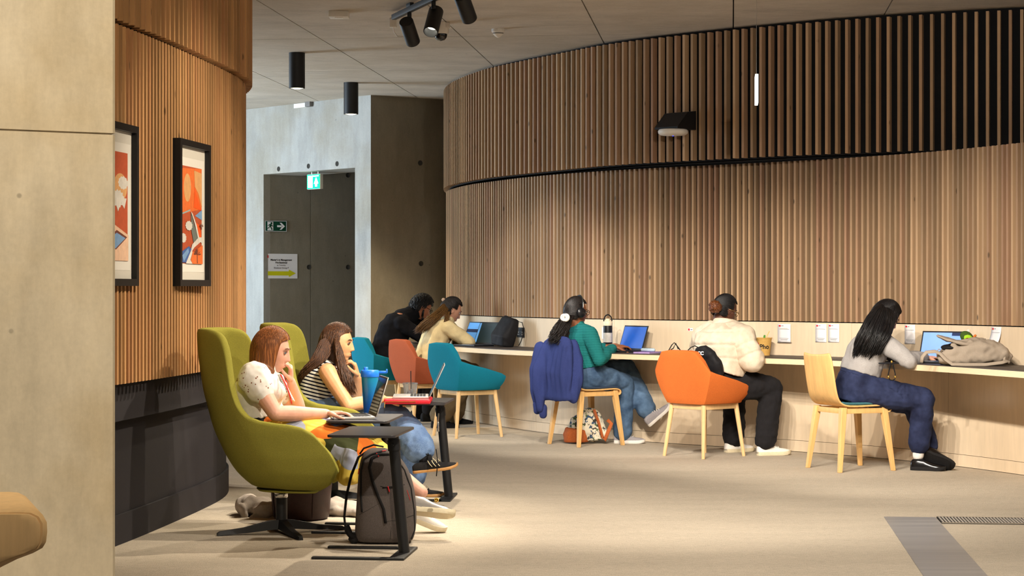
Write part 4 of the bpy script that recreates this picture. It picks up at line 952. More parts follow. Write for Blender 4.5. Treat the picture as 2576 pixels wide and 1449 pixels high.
def trousers(P, m, g=.012, cuff=.06, leg=1.0, voxel=None, wr=.004, name='trousers', end=.97, rise=2):
    J = P.J; mb = MB(); body_loft(mb, [(c, l, a + g, b + g) for c, l, a, b in P.secs[0:rise + 1]])
    for s in 'RL':
        hj = J['hj' + s]; kn, an = J['kn' + s], J['an' + s]; e = kn.lerp(an, end)
        chain(mb, [hj, hj.lerp(kn, .4), kn, kn.lerp(an, .35), e], [.092 * leg + g, .086 * leg + g, .062 * leg + g, max(.058 * leg + g, cuff * .95), cuff])
    return skinned(mb, name, voxel or P.vox * 1.2, m, P.t, 5, wr, 16)
# ================================================================== the two women in the wing chairs
SK_pale = skin('skin_pale', (226, 172, 148)); SK_tan = skin('skin_tan', (228, 172, 124)); SK_mid = skin('skin_mid', (176, 116, 86)); SK_brown = skin('skin_brown', (142, 88, 58)); SK_deep = skin('skin_deep', (96, 60, 44)); SK_light = skin('skin_light', (214, 160, 132))
M_lip = mat('lip_rose', (188, 104, 98), .45, ns=20, na=.05); M_lip2 = mat('lip_pink', (196, 112, 100), .45, ns=20, na=.05)
M_brow = mat('brow_brown', (96, 64, 44), .8, ns=80, na=.2); M_browd = mat('brow_dark', (44, 30, 24), .8, ns=80, na=.2); M_iris = mat('iris_dark', (50, 38, 30), .2, spec=.6, ns=5); M_irisb = mat('iris_blue', (80, 96, 110), .2, spec=.6, ns=5)
H_red = hairmat('hair_auburn', (122, 70, 32), (196, 124, 68)); H_brown = hairmat('hair_brown', (70, 44, 28), (134, 88, 54)); H_dark = hairmat('hair_black', (22, 16, 14), (56, 42, 36)); H_black = hairmat('hair_jet', (14, 12, 13), (44, 38, 38)); H_golden = hairmat('hair_dark_blonde', (92, 62, 26), (150, 108, 52)); H_auburnbun = hairmat('hair_bun', (90, 48, 20), (140, 80, 36))

# ---- woman in the white blouse
d = 10.42
J = dict(HP=PD(668, 1080, d), WA=PD(648, 1022, d), CH=PD(654, 972, d), SH=PD(649, 942, d), NB=PD(662, 932, d), HD=PD(683, 881, d + .02),
         shR=PD(634, 948, 10.25), elR=PD(693, 1040, 10.17), wrR=PD(820, 1041, 10.36), shL=PD(660, 958, 10.58), elL=PD(752, 1038, 10.72), wrL=PD(731, 960, 10.56),
         knR=PD(893, 1110, 10.33), anR=PD(1060, 1238, 10.22), knL=PD(886, 1116, 10.54), anL=PD(1050, 1285, 10.42))
tilt = math.radians(-14)
hands = [dict(wrist=J['wrR'], fdir=V((.98, .05, .06)), palm=V((.1, -.1, -1)), side=-1, curl=.42, s=.95, thumb=.3), dict(wrist=J['wrL'], fdir=V((.05, -.30, .95)), palm=V((-.95, -.1, -.1)), side=1, curl=1.05, s=.95, thumb=.7)]
P1 = person('woman in white eyelet blouse and patchwork skirt typing in a wing chair', J, (1, -.06, 0), SK_pale, .004, 1.06, 1.0, 1.04, 1.02, V((math.cos(tilt), -.05, math.sin(tilt))), V((-math.sin(tilt), 0, math.cos(tilt))), hands)
face_bits(P1.t, P1.Mh, 1.02, M_brow, M_irisb, M_lip)
# blouse
M_blouse, nt, b = newmat('white_cotton', .85, 0, .15); v1 = coords(nt); f = noisetex(nt, v1, 30, 4); nt.links.new(ramp(nt, f, [(.3, lin((226, 220, 210))), (.7, lin((244, 240, 232)))]), b.inputs['Base Color']); bump(nt, b, noisetex(nt, v1, 300, 2), .2, .001)
M_eyelet, nt, b = newmat('eyelet_cotton', .85, 0, .15); v1 = coords(nt)
vo = nd(nt, 'ShaderNodeTexVoronoi'); vo.inputs['Scale'].default_value = 62; nt.links.new(v1, vo.inputs['Vector']); vo2 = nd(nt, 'ShaderNodeTexVoronoi'); vo2.inputs['Scale'].default_value = 15; nt.links.new(v1, vo2.inputs['Vector'])
hole = ramp(nt, vo.outputs['Distance'], [(.24, (1, 1, 1, 1)), (.30, (0, 0, 0, 1))]); ringm = ramp(nt, vo2.outputs['Distance'], [(.16, (0, 0, 0, 1)), (.2, (1, 1, 1, 1)), (.40, (1, 1, 1, 1)), (.44, (0, 0, 0, 1))])
mk = mixc(nt, 1.0, hole, ringm, 'MULTIPLY'); nt.links.new(mixc(nt, mk, lin((236, 230, 222)), lin((150, 100, 80))), b.inputs['Base Color']); bump(nt, b, mk, -.5, .003)
mb = MB(); torso_cover(P1, mb, .016, 2, 7); ellip(mb, J['CH'] + V((.075, -.07, -.02)), (.07, .07, .06)); ellip(mb, J['CH'] + V((.075, .07, -.02)), (.07, .07, .06)); capsule(mb, J['SH'], J['NB'] + V((0, 0, .005)), .085, .068)
skinned(mb, 'blouse', .0065, M_blouse, P1.t, 4, .005, 13)
for s in 'RL':
    mb = MB(); a, e = J['sh' + s], J['el' + s]; kk = 1 if s == 'R' else .8; chain(mb, [J['SH'].lerp(a, .55), a.lerp(e, .1) + V((0, 0, .012 if s == 'R' else 0)), a.lerp(e, .34)], [.068 * kk, .088 * kk, .078]); capsule(mb, a.lerp(e, .36), a.lerp(e, .46), .074, .060)
    o = skinned(mb, 'puff_sleeve', .006, M_eyelet, P1.t, 3, .006, 17)
    mb = MB(); q = a.lerp(e, .475); ax = (e - a).normalized(); mb.tube([q + (ax.orthogonal().normalized() * math.cos(k * .5236) + ax.cross(ax.orthogonal().normalized()) * math.sin(k * .5236)) * (.057 + .002 * (k % 2)) for k in range(13)], .006, 8); mb.build('sleeve_band', M_blouse, o, 180, True)
mb = MB(); mb.tube([PD(706, 942, 10.32), PD(716, 962, 10.28), PD(726, 985, 10.28), PD(731, 1003, 10.3)], .0045, 8, flat=.5); mb.tube([PD(712, 942, 10.52), PD(722, 965, 10.5), PD(731, 1003, 10.3), PD(734, 1016, 10.3)], .0045, 8, flat=.5); mb.build('red_lanyard', mat('red_ribbon', (214, 36, 24), .6, ns=60), P1.t, 180, True)
mb = MB()
for k in range(16):
    mb.tube([PD(700 + 2.2 * k, 944 + 4.2 * k, 10.36), PD(704 + 2.2 * k, 942 + 4.2 * k, 10.34), PD(707 + 2.2 * k, 946 + 4.2 * k, 10.36)], .005, 6)
mb.build('lace_collar', M_blouse, P1.t, 180, True)
M_skirt, nt, b = newmat('patchwork_skirt', .8, 0, .15); vv = coords(nt, (1, 1, 1)); vo = nd(nt, 'ShaderNodeTexVoronoi'); vo.inputs['Scale'].default_value = 8.5; nt.links.new(vv, vo.inputs['Vector'])
sp = nd(nt, 'ShaderNodeSeparateColor'); nt.links.new(vo.outputs['Color'], sp.inputs[0]); nt.links.new(ramp(nt, sp.outputs[0], [(0, lin((240, 208, 92))), (.5, lin((182, 186, 206))), (.72, lin((240, 126, 48))), (.91, lin((66, 70, 42)))], 'CONSTANT'), b.inputs['Base Color'])
wv = nd(nt, 'ShaderNodeTexWave'); wv.inputs['Scale'].default_value = 14; wv.bands_direction = 'Y'; nt.links.new(vv, wv.inputs['Vector']); bump(nt, b, wv.outputs['Fac'], .5, .006)
lat = V((0, 1, 0)); mb = MB()
body_loft(mb, [(PD(650, 1060, d), lat, .17, .10), (PD(690, 1082, d), lat, .20, .125), (PD(770, 1092, d), lat, .21, .115), (PD(850, 1112, d), lat, .215, .11), (PD(905, 1138, d - .02), lat, .21, .12), (PD(948, 1172, d - .03), lat, .19, .115)])
body_loft(mb, [(PD(892, 1120, 10.36), V((0, 1, 0)), .20, .06), (PD(884, 1165, 10.36), V((0, 1, 0)), .20, .07), (PD(880, 1205, 10.36), V((0, 1, 0)), .185, .06), (PD(880, 1212, 10.36), V((0, 1, 0)), .17, .04)])
sk_ = skinned(mb, 'skirt', .007, M_skirt, P1.t, 4, .008, 12)
mb = MB(); body_loft(mb, [(PD(655, 1072, d), V((0, 1, 0)), .19, .142), (PD(648, 1046, d), V((0, 1, 0)), .178, .136)]); skinned(mb, 'waistband', .007, mat('black_elastic', (20, 18, 20), .8), P1.t, 2)
shE = Matrix.Translation(J['SH'] + V((0, 0, -.05))) @ Matrix.Diagonal((.095, .17, .075, 1)); chE = Matrix.Translation(J['CH']) @ Matrix.Diagonal((.12, .16, .13, 1))
slE = Matrix.Translation(J['shR'].lerp(J['elR'], .12)) @ Matrix.Diagonal((.082, .082, .085, 1))
make_hair(P1.t, P1.Mh, H_red, 3, 1300, .1, PD(0, 955, d).z, .012, 36, (shE, chE, slE), 1.05, .0042, 0, -.12, jit=.018, grav=.72, scl=1.02, yl=.42)
M_silver = mat('silver_leather', (214, 210, 204), .25, .75, .5, ns=40, na=.1); M_cream = mat('cream_rubber', (216, 202, 170), .6, ns=60, na=.06); M_offw = mat('offwhite_leather', (222, 216, 204), .5, ns=60, na=.05)
shoe(P1.t, PD(1056, 1252, 10.16), V((.97, -.10, -.10)), V((.10, .45, .9)), M_silver, M_cream, .27, laces=None)
shoe(P1.t, PD(1052, 1272, 10.40), V((.80, .10, -.32)), V((.35, -.1, .9)), M_offw, M_cream, .26, laces='plain')
mb = MB(); mb.lathe([(.010, -.004), (.013, 0), (.010, .004), (.007, 0), (.010, -.004)], 16, Matrix.Translation(PD(1098, 1258, 10.05)) @ Matrix.Rotation(1.2, 4, 'X')); mb.build('shoe_charm', mat('gold', (214, 178, 96), .3, 1.0), P1.t, 180, True)

# ---- woman in the striped top
d = 11.92
J = dict(HP=PD(792, 1040, d), WA=PD(790, 1002, d), CH=PD(803, 957, d), SH=PD(819, 929, d), NB=PD(832, 916, d), HD=PD(849, 863, d),
         shR=PD(824, 936, 11.74), elR=PD(876, 1020, 11.68), wrR=PD(962, 1003, 11.83), shL=PD(838, 928, 12.09), elL=PD(892, 1004, 12.14), wrL=PD(900, 948, 12.04),
         knR=PD(1000, 1052, 11.9), anR=PD(1066, 1142, 11.66), knL=PD(982, 1078, 12.12), anL=PD(1046, 1216, 12.2))
tilt = math.radians(-6)
hands = [dict(wrist=J['wrR'], fdir=V((.96, .12, -.04)), palm=V((.1, 0, -1)), side=-1, curl=.5, s=.95, thumb=.3), dict(wrist=J['wrL'], fdir=V((-.2, -.2, .95)), palm=V((-.95, -.1, -.05)), side=1, curl=1.0, s=.95, thumb=.5)]
P2 = person('long-haired woman in black and white striped top resting chin on hand', J, (1, -.06, 0), SK_tan, .004, 1.04, 1.0, 1.0, 1.0, V((math.cos(tilt), -.16, math.sin(tilt))), V((-math.sin(tilt), 0, math.cos(tilt))), hands)
face_bits(P2.t, P2.Mh, 1.0, M_browd, M_iris, M_lip2)
M_stripe, nt, b = newmat('striped_jersey', .85, 0, .12); tc = nd(nt, 'ShaderNodeTexCoord'); mp = nd(nt, 'ShaderNodeMapping'); mp.inputs['Rotation'].default_value = (0, math.radians(-14), 0); nt.links.new(tc.outputs['Object'], mp.inputs[0]); sx = nd(nt, 'ShaderNodeSeparateXYZ'); nt.links.new(mp.outputs[0], sx.inputs[0])
def mth(nt, op, a, bb):
    n = nd(nt, 'ShaderNodeMath', operation=op)
    for i, q in enumerate((a, bb)):
        if hasattr(q, 'links'): nt.links.new(q, n.inputs[i])
        else: n.inputs[i].default_value = q
    return n.outputs[0]
fr = mth(nt, 'FRACT', mth(nt, 'MULTIPLY', sx.outputs[2], 48.0), 0.0); st = mth(nt, 'LESS_THAN', fr, .42)
base = mixc(nt, st, lin((232, 226, 212)), lin((26, 26, 40)))
vo = nd(nt, 'ShaderNodeTexVoronoi'); vo.inputs['Scale'].default_value = 34; nt.links.new(tc.outputs['Object'], vo.inputs['Vector']); sp = nd(nt, 'ShaderNodeSeparateColor'); nt.links.new(vo.outputs['Color'], sp.inputs[0])
flower = ramp(nt, sp.outputs[1], [(0, lin((240, 238, 232))), (.45, lin((30, 30, 56))), (.75, lin((226, 222, 214)))], 'CONSTANT')
sz = nd(nt, 'ShaderNodeSeparateXYZ'); nt.links.new(tc.outputs['Object'], sz.inputs[0])
low = mth(nt, 'LESS_THAN', mth(nt, 'ADD', sz.outputs[2], mth(nt, 'MULTIPLY', noisetex(nt, tc.outputs['Object'], 12), .07)), PD(0, 1022, 11.92).z + .035)
nt.links.new(mixc(nt, low, base, flower), b.inputs['Base Color'])
mb = MB(); torso_cover(P2, mb, .014, 1, 7); ellip(mb, J['CH'] + V((.07, -.065, -.02)), (.065, .07, .06)); ellip(mb, J['CH'] + V((.07, .065, -.02)), (.065, .07, .06)); capsule(mb, J['SH'].lerp(J['shR'], .3), J['SH'].lerp(J['shR'], .75), .07, .056); capsule(mb, J['SH'].lerp(J['shL'], .3), J['SH'].lerp(J['shL'], .75), .07, .056)
tp = skinned(mb, 'striped_top', .006, M_stripe, P2.t, 4, .004, 13)
M_denim, nt, b = newmat('blue_denim', .9, 0, .1); v1 = coords(nt); f = noisetex(nt, v1, 9, 4); f2 = noisetex(nt, coords(nt, (300, 300, 60)), 2, 2)
a = ramp(nt, f, [(.3, lin((72, 98, 140))), (.65, lin((120, 148, 186)))]); nt.links.new(mixc(nt, .3, a, ramp(nt, f2, [(.35, lin((50, 70, 108))), (.65, lin((150, 172, 204)))])), b.inputs['Base Color']); bump(nt, b, f2, .2, .001)
trousers(P2, M_denim, .016, .098, 1.08, .0075, .008, 'jeans', .82)
mb = MB(); capsule(mb, J['knR'].lerp(J['anR'], .8), J['anR'] + V((.01, 0, -.03)), .045, .042); skinned(mb, 'sock', .006, mat('black_sock', (22, 22, 26), .95, ns=200), P2.t, 2)
M_blacksuede = mat('black_suede', (28, 26, 26), .9, ns=200, na=.3); M_gum = mat('gum_sole', (188, 140, 84), .6, ns=40, na=.06); M_cstripe = mat('cream_stripe', (222, 208, 170), .6, ns=40, na=.04)
shoe(P2.t, PD(1066, 1150, 11.62), V((.97, -.10, .13)), V((-.1, -.12, .95)), M_blacksuede, M_gum, .27, 'flat', 'loop', M_cstripe)
shoe(P2.t, PD(1042, 1222, 12.24), V((.93, -.15, 0)), V((0, 0, 1)), M_blacksuede, M_gum, .27, 'flat', 'loop', M_cstripe)
mb = MB(); mb.tube([PD(1097, 1130, 11.5), PD(1101, 1160, 11.48), PD(1098, 1198, 11.48)], .003, 6); mb.build('trailing_lace', M_black, P2.t, 180, True)
mb = MB(); wq = J['elR'].lerp(J['wrR'], .95); mb.tube([wq + V((0, math.cos(k * .5236) * .029, math.sin(k * .5236) * .029)) for k in range(13)], .003, 6); mb.build('hair_tie', M_black, P2.t, 180, True)
shE = Matrix.Translation(J['SH'] + V((-.01, 0, -.045))) @ Matrix.Diagonal((.085, .165, .07, 1)); chE = Matrix.Translation(J['CH'] + V((-.0, 0, -.02))) @ Matrix.Diagonal((.125, .15, .13, 1)); arE = Matrix.Translation(J['shR'].lerp(J['elR'], .2)) @ Matrix.Diagonal((.055, .055, .08, 1))
make_hair(P2.t, P2.Mh, H_brown, 8, 1300, .05, PD(0, 918, d).z, .0135, 30, (shE, chE, arE), 1.06, .0040, .09, .0, jit=.06, grav=.6, yl=.25)

tail(P2.t, H_brown, 31, None, [PD(842, 838, 11.90), PD(847, 858, 11.82), PD(853, 890, 11.78), PD(862, 925, 11.73), PD(874, 960, 11.70), PD(888, 994, 11.70)], [.004, .014, .022, .028, .034, .024], 210, .0032, .012)
tail(P2.t, H_brown, 32, None, [PD(845, 835, 11.92), PD(826, 858, 11.87), PD(808, 896, 11.80), PD(786, 920, 11.78), PD(764, 942, 11.80), PD(748, 985, 11.84)], [.006, .05, .045, .035, .028, .02], 320, .0032, .014)
# ================================================================== people along the counter
def quick_face(P, s, brow, iris, lip): face_bits(P.t, P.Mh, s, brow, iris, lip)
def down(fwd, deg): a = math.radians(deg); f = V(fwd).normalized(); return V((f.x * math.cos(a), f.y * math.cos(a), -math.sin(a))), V((f.x * math.sin(a), f.y * math.sin(a), math.cos(a)))
def glasses(P, m, s=1.0, r=.021):
    for sx in (-1, 1):
        mb = MB(); mb.tube([P.Mh @ (V((sx * .032 + math.cos(k * .3927) * r, .096, .004 + math.sin(k * .3927) * r * .85)) * s) for k in range(17)], .0022, 6); mb.build('lens_rim', m, P.t, 180, True)
        mb = MB(); mb.tube([P.Mh @ (V((sx * .053, .096, .008)) * s), P.Mh @ (V((sx * .079, .05, .008)) * s), P.Mh @ (V((sx * .081, -.01, .004)) * s)], .0022, 6); mb.build('temple', m, P.t, 180, True)
    mb = MB(); mb.tube([P.Mh @ (V((-.011, .096, .006)) * s), P.Mh @ (V((0, .099, .009)) * s), P.Mh @ (V((.011, .096, .006)) * s)], .002, 6); mb.build('bridge', m, P.t, 180, True)
# ---- man in black, at the far end
f = V((.9, .43, 0)); d = 19.05
J = dict(HP=V((-1.17, 19.07, .57)), WA=PD(972, 876, 19.08), CH=PD(990, 836, 19.1), SH=PD(1012, 806, 19.14), NB=PD(1030, 794, 19.16), HD=PD(1060, 772, 19.2), shR=PD(1008, 815, 18.96), shL=PD(1032, 806, 19.34),
         elR=PD(1088, 862, 18.95), elL=PD(1100, 858, 19.45), wrR=PD(1128, 862, 19.25), wrL=PD(1125, 858, 19.4), knR=V((-.78, 19.1, .50)), knL=V((-.86, 19.42, .50)), anR=V((-.80, 19.1, .09)), anL=V((-.92, 19.45, .09)))
hf, hu = down((.93, .36), 30)
P3 = person('bearded man in a black shirt bent over the counter', J, f, SK_mid, .007, 1.15, 1.05, 1.16, 1.05, hf, hu, [dict(wrist=J['wrR'], fdir=V((.7, .7, 0)), palm=V((0, 0, -1)), side=-1, curl=.5), dict(wrist=J['wrL'], fdir=V((.9, .3, 0)), palm=V((0, 0, -1)), side=1, curl=.5)], False)
face_bits(P3.t, P3.Mh, 1.05, M_browd, M_iris, M_lip)
M_blackshirt = fabric('black_jersey', (24, 24, 28), 200, .25)
mb = MB(); torso_cover(P3, mb, .022, 1, 7); capsule(mb, J['SH'], J['NB'] + (J['HD'] - J['NB']) * .22, .115, .082)
for s in 'RL': sleeve(P3, mb, s, .018, .98, 1.1)
skinned(mb, 'black_shirt', .009, M_blackshirt, P3.t, 4, .010, 11)
trousers(P3, mat('black_trousers', (26, 25, 28), .95, ns=120), .014, .065, 1.08, .01, .006)
for s in 'RL': shoe(P3.t, J['an' + s], f, V((0, 0, 1)), M_black, M_black, .28)
def short_region(dv): return dv.z > .42 or (dv.y < .25 and dv.z > .0) or (dv.y < -.15 and dv.z > -.42)
make_hair(P3.t, P3.Mh, H_black, 21, 1100, 0, None, .007, 5, (), 1.09, .0046, .12, 0, short_region, grav=.15, scl=1.05)
def beard_region(dv): return dv.z < -.35 and dv.y > .1
mb = MB(); E0 = P3.Mh @ Matrix.Scale(1.05, 4)
for k in range(40): a = -1.2 + 2.4 * k / 39; q = V((math.sin(a) * .064, math.cos(a) * .07 + .012, -.075 - .025 * math.cos(a))); mb.tube([E0 @ q, E0 @ (q + V((0, .004, -.012))), E0 @ (q + V((0, .002, -.022)))], [.008, .008, .003], 5)
for sx in (-1, 1): mb.tube([E0 @ V((sx * .07, .01, -.02)), E0 @ V((sx * .067, .02, -.05)), E0 @ V((sx * .058, .035, -.08))], [.008, .011, .012], 6)
mb.build('beard', H_black, P3.t, 180, True)
glasses(P3, M_black, 1.05)

# ---- person in the cream top
f = V((.88, .48, 0))
J = dict(HP=V((-.76, 18.38, .57)), WA=PD(1086, 876, 18.4), CH=PD(1100, 842, 18.42), SH=PD(1117, 818, 18.46), NB=PD(1126, 809, 18.48), HD=PD(1135, 780, 18.5), shR=PD(1128, 826, 18.3), shL=PD(1124, 820, 18.64),
         elR=PD(1181, 862, 18.26), elL=PD(1165, 858, 18.9), wrR=PD(1142, 861, 18.62), wrL=PD(1150, 858, 18.85), knR=V((-.37, 18.5, .50)), knL=V((-.46, 18.78, .50)), anR=PD(1105, 1048, 18.2), anL=V((-.55, 18.75, .09)))
hf, hu = down((.95, .30), 28)
P4 = person('long-haired woman in a cream top leaning over the counter', J, f, SK_light, .006, 1.0, 1.0, .98, 1.02, hf, hu, [dict(wrist=J['wrR'], fdir=V((-.5, .8, 0)), palm=V((0, 0, -1)), side=-1, curl=.4), dict(wrist=J['wrL'], fdir=V((.6, .3, 0)), palm=V((0, 0, -1)), side=1, curl=.4)])
face_bits(P4.t, P4.Mh, 1.02, M_browd, M_iris, M_lip2)
M_creamtop = fabric('cream_jersey', (222, 202, 156), 180, .1)
mb = MB(); torso_cover(P4, mb, .022, 1, 7); capsule(mb, J['SH'], J['NB'], .08, .064)
for s in 'RL': sleeve(P4, mb, s, .020, .94, 1.0)
skinned(mb, 'cream_top', .008, M_creamtop, P4.t, 4, .010, 12)
trousers(P4, mat('olive_trousers', (112, 96, 70), .95, ns=120), .018, .10, 1.1, .01, .008)
for s in 'RL': shoe(P4.t, J['an' + s], V((.9, .1, -.05)), V((0, 0, 1)), M_black, M_black, .26)
bk = V((-.88, -.30, 0))
shE = Matrix.Translation(J['SH'] + V((0, 0, -.05))) @ Matrix.Diagonal((.10, .15, .07, 1)); chE = Matrix.Translation(J['CH']) @ Matrix.Diagonal((.135, .155, .14, 1))
gathered_hair(P4.t, P4.Mh, H_dark, 5, (0, -.85, .35), 700, .0036, 1.045, scl=1.02)
g0 = P4.Mh @ (V((0, -.1, .03)))
tail(P4.t, H_golden, 6, g0, [P4.Mh @ V((.02, -.06, .03)), PD(1112, 782, 18.40), PD(1092, 800, 18.30), PD(1070, 818, 18.28), PD(1052, 838, 18.26)], [.045, .05, .055, .06, .05], 520, .0032, .012)
tail(P4.t, H_golden, 7, g0, [P4.Mh @ V((.05, -.04, -.02)), PD(1124, 800, 18.30), PD(1121, 812, 18.28), PD(1122, 828, 18.28)], [.02, .02, .02, .012], 70, .003, .008)
mb = MB(); ellip(mb, P4.Mh @ V((0, -.11, .05)), (.018, .012, .018)); mb.build('hair_clip', mat('pearl_clip', (196, 164, 140), .3, ns=10), P4.t, 180, True)

# ---- person in the teal cardigan with headphones
f = V((.84, .54, 0))
J = dict(HP=V((.62, 16.27, .56)), WA=PD(1472, 896, 16.26), CH=PD(1463, 860, 16.26), SH=PD(1456, 834, 16.27), NB=PD(1455, 822, 16.28), HD=PD(1449, 784, 16.28), shR=PD(1483, 840, 16.14), shL=PD(1428, 838, 16.42),
         elR=PD(1508, 905, 16.02), elL=PD(1470, 895, 16.62), wrR=PD(1545, 874, 16.30), wrL=PD(1524, 872, 16.56), knR=PD(1572, 962, 16.36), anR=PD(1566, 1092, 16.40), knL=PD(1578, 926, 16.58), anL=PD(1628, 1034, 16.34))
hf, hu = down((.90, .42), 8)
P5 = person('person in teal ribbed cardigan and headphones typing at a laptop', J, f, SK_brown, .006, .98, 1.0, .96, .98, hf, hu, [dict(wrist=J['wrR'], fdir=V((.8, .35, .1)), palm=V((.1, .2, -1)), side=-1, curl=.45), dict(wrist=J['wrL'], fdir=V((.85, .1, .15)), palm=V((0, -.2, -1)), side=1, curl=.5)])
face_bits(P5.t, P5.Mh, .98, M_browd, M_iris, M_lip)
M_knit, nt, b = newmat('teal_rib_knit', .9, 0, .1); v1 = coords(nt); wv = nd(nt, 'ShaderNodeTexWave'); wv.inputs['Scale'].default_value = 24; wv.bands_direction = 'Z'; nt.links.new(v1, wv.inputs['Vector']); wv2 = nd(nt, 'ShaderNodeTexWave'); wv2.inputs['Scale'].default_value = 26; wv2.bands_direction = 'X'; nt.links.new(v1, wv2.inputs['Vector'])
mm = mixc(nt, .22, wv.outputs['Color'], wv2.outputs['Color']); nt.links.new(mixc(nt, mm, lin((22, 92, 92)), lin((42, 128, 126))), b.inputs['Base Color']); bump(nt, b, mm, .6, .004)
mb = MB(); torso_cover(P5, mb, .018, 2, 7); capsule(mb, J['SH'], J['NB'], .08, .064)
for s in 'RL': sleeve(P5, mb, s, .014, .93)
skinned(mb, 'teal_cardigan', .0075, M_knit, P5.t, 4, .005, 14)
M_denim2, nt, b = newmat('mid_denim', .9, 0, .1); v1 = coords(nt); fx = noisetex(nt, v1, 8, 4); nt.links.new(ramp(nt, fx, [(.3, lin((52, 72, 98))), (.7, lin((96, 122, 152)))]), b.inputs['Base Color']); bump(nt, b, noisetex(nt, v1, 200, 2), .2, .001)
trousers(P5, M_denim2, .014, .082, 1.0, .009, .006, 'jeans', .95)
mb = MB(); capsule(mb, J['knL'].lerp(J['anL'], .86), J['anL'] + V((.02, 0, -.02)), .043, .04); skinned(mb, 'mustard_sock', .007, mat('mustard_knit', (206, 150, 20), .95, ns=200, na=.2), P5.t, 2)
M_greymesh = mat('grey_mesh', (150, 144, 146), .85, ns=260, na=.25); M_whitefoam = mat('white_foam', (226, 220, 212), .6, ns=50, na=.04)
shoe(P5.t, J['anR'] + V((0, 0, -.01)), V((.95, -.05, 0)), V((0, 0, 1)), M_greymesh, M_whitefoam, .26, laces='plain')
shoe(P5.t, PD(1632, 1040, 16.3), V((.62, .1, .55)), V((-.75, -.25, .6)), M_greymesh, M_whitefoam, .25, laces='plain')
gathered_hair(P5.t, P5.Mh, H_dark, 9, (0, -.95, -.25), 700, .0038, 1.07, scl=.98)
tail(P5.t, H_dark, 10, None, [PD(1432, 792, 16.2), PD(1420, 808, 16.12), PD(1412, 826, 16.08), PD(1405, 845, 16.05), PD(1400, 866, 16.02)], [.045, .05, .062, .072, .06], 560, .0034, .03)
hp = thing('headphones', 'black over-ear headphones worn with the teal cardigan', 'headphones', P5.Mh.translation)
s_ = .98
mb = MB(); mb.tube([P5.Mh @ (V((math.cos(a) * .096, .012, .01 + math.sin(a) * .128)) * s_) for a in [math.pi * k / 16 for k in range(17)]], .0065, 8); mb.build('headband', mat('headphone_black', (20, 20, 24), .3, spec=.5), hp, 180, True)
mb = MB(); mb.tube([P5.Mh @ (V((math.cos(a) * .101, .014, .01 + math.sin(a) * .134)) * s_) for a in [math.pi * k / 16 for k in range(17)]], .0022, 6); mb.build('metal_trim', M_steel, hp, 180, True)
for sx in (-1, 1):
    mb = MB(); mb.lathe([(.001, -.016), (.036, -.016), (.040, -.008), (.040, .008), (.034, .016), (.001, .018)], 24, P5.Mh @ Matrix.Translation((sx * .088, .004, -.006)) @ Matrix.Rotation(sx * math.pi / 2, 4, 'Y')); mb.build('ear_cup', MATS['headphone_black'], hp, 60, True)
glasses(P5, M_black, .98, .024)
sc1 = thing('hair_scrunchie', 'white ring hair clip holding the dark ponytail', 'hair clip', PD(1423, 799, 16.1))
mb = MB(); q = PD(1424, 799, 16.08); fx = V((-.5, -.8, .1)).normalized(); ax = fx.orthogonal().normalized(); ay = fx.cross(ax); mb.tube([q + (ax * math.cos(k * .3927) + ay * math.sin(k * .3927)) * .024 for k in range(17)], .0105, 10); mb.tube([q + V((-.018, .01, 0)) + (ax * math.cos(k * .3927) + ay * math.sin(k * .3927)) * .024 for k in range(17)], .009, 10)
mb.build('ring', mat('clip_white', (236, 228, 214), .35, ns=10, na=.02), sc1, 180, True)

# ---- person in the cream puffer jacket
f = V((.757, .65, 0))
J = dict(HP=V((1.55, 15.25, .56)), WA=PD(1815, 902, 15.25), CH=PD(1818, 866, 15.25), SH=PD(1820, 838, 15.27), NB=PD(1822, 818, 15.28), HD=PD(1823, 780, 15.32), shR=PD(1866, 850, 15.12), shL=PD(1775, 848, 15.42),
         elR=PD(1892, 906, 15.08), elL=PD(1762, 900, 15.72), wrR=PD(1880, 892, 15.42), wrL=PD(1820, 880, 15.7), knR=PD(1940, 978, 15.28), anR=PD(1925, 1110, 15.22), knL=PD(1848, 985, 15.62), anL=PD(1845, 1102, 15.52))
hf, hu = down((.88, .40), 22)
P6 = person('person in cream puffer jacket and black trousers hunched at the counter', J, f, SK_deep, .007, 1.05, 1.1, 1.1, 1.0, hf, hu, [dict(wrist=J['wrR'], fdir=V((.2, .9, .2)), palm=V((0, 0, -1)), side=-1, curl=.5), dict(wrist=J['wrL'], fdir=V((.9, .2, .1)), palm=V((0, 0, -1)), side=1, curl=.5)])
face_bits(P6.t, P6.Mh, 1.0, M_browd, M_iris, M_lip)
M_puff, nt, b = newmat('cream_puffer', .6, 0, .25); v1 = coords(nt); fx = noisetex(nt, v1, 20, 5); nt.links.new(ramp(nt, fx, [(.3, lin((206, 188, 164))), (.7, lin((224, 208, 186)))]), b.inputs['Base Color']); bump(nt, b, fx, .35, .012)
def quilt(zs, w=.010, dep=.007): return lambda co: -dep * sum(math.exp(-((co.z - z0 - .018 * math.sin(co.x * 9 + co.y * 5)) / w) ** 2) for z0 in zs)
zz = [PD(0, y, 15.2).z for y in (838, 872, 905)]
mb = MB(); torso_cover(P6, mb, .062, 2, 6); body_loft(mb, [(J['WA'].lerp(J['HP'], .25), P6.lat, .205, .175), (J['WA'], P6.lat, .215, .185), (J['CH'], P6.sl, .235, .20), (J['SH'] - V((0, 0, .01)), P6.sl, .225, .165), (J['NB'] + V((0, 0, .0)), P6.sl, .115, .105)])
skinned(mb, 'puffer_body', .009, M_puff, P6.t, 5, .010, 9, quilt(zz))
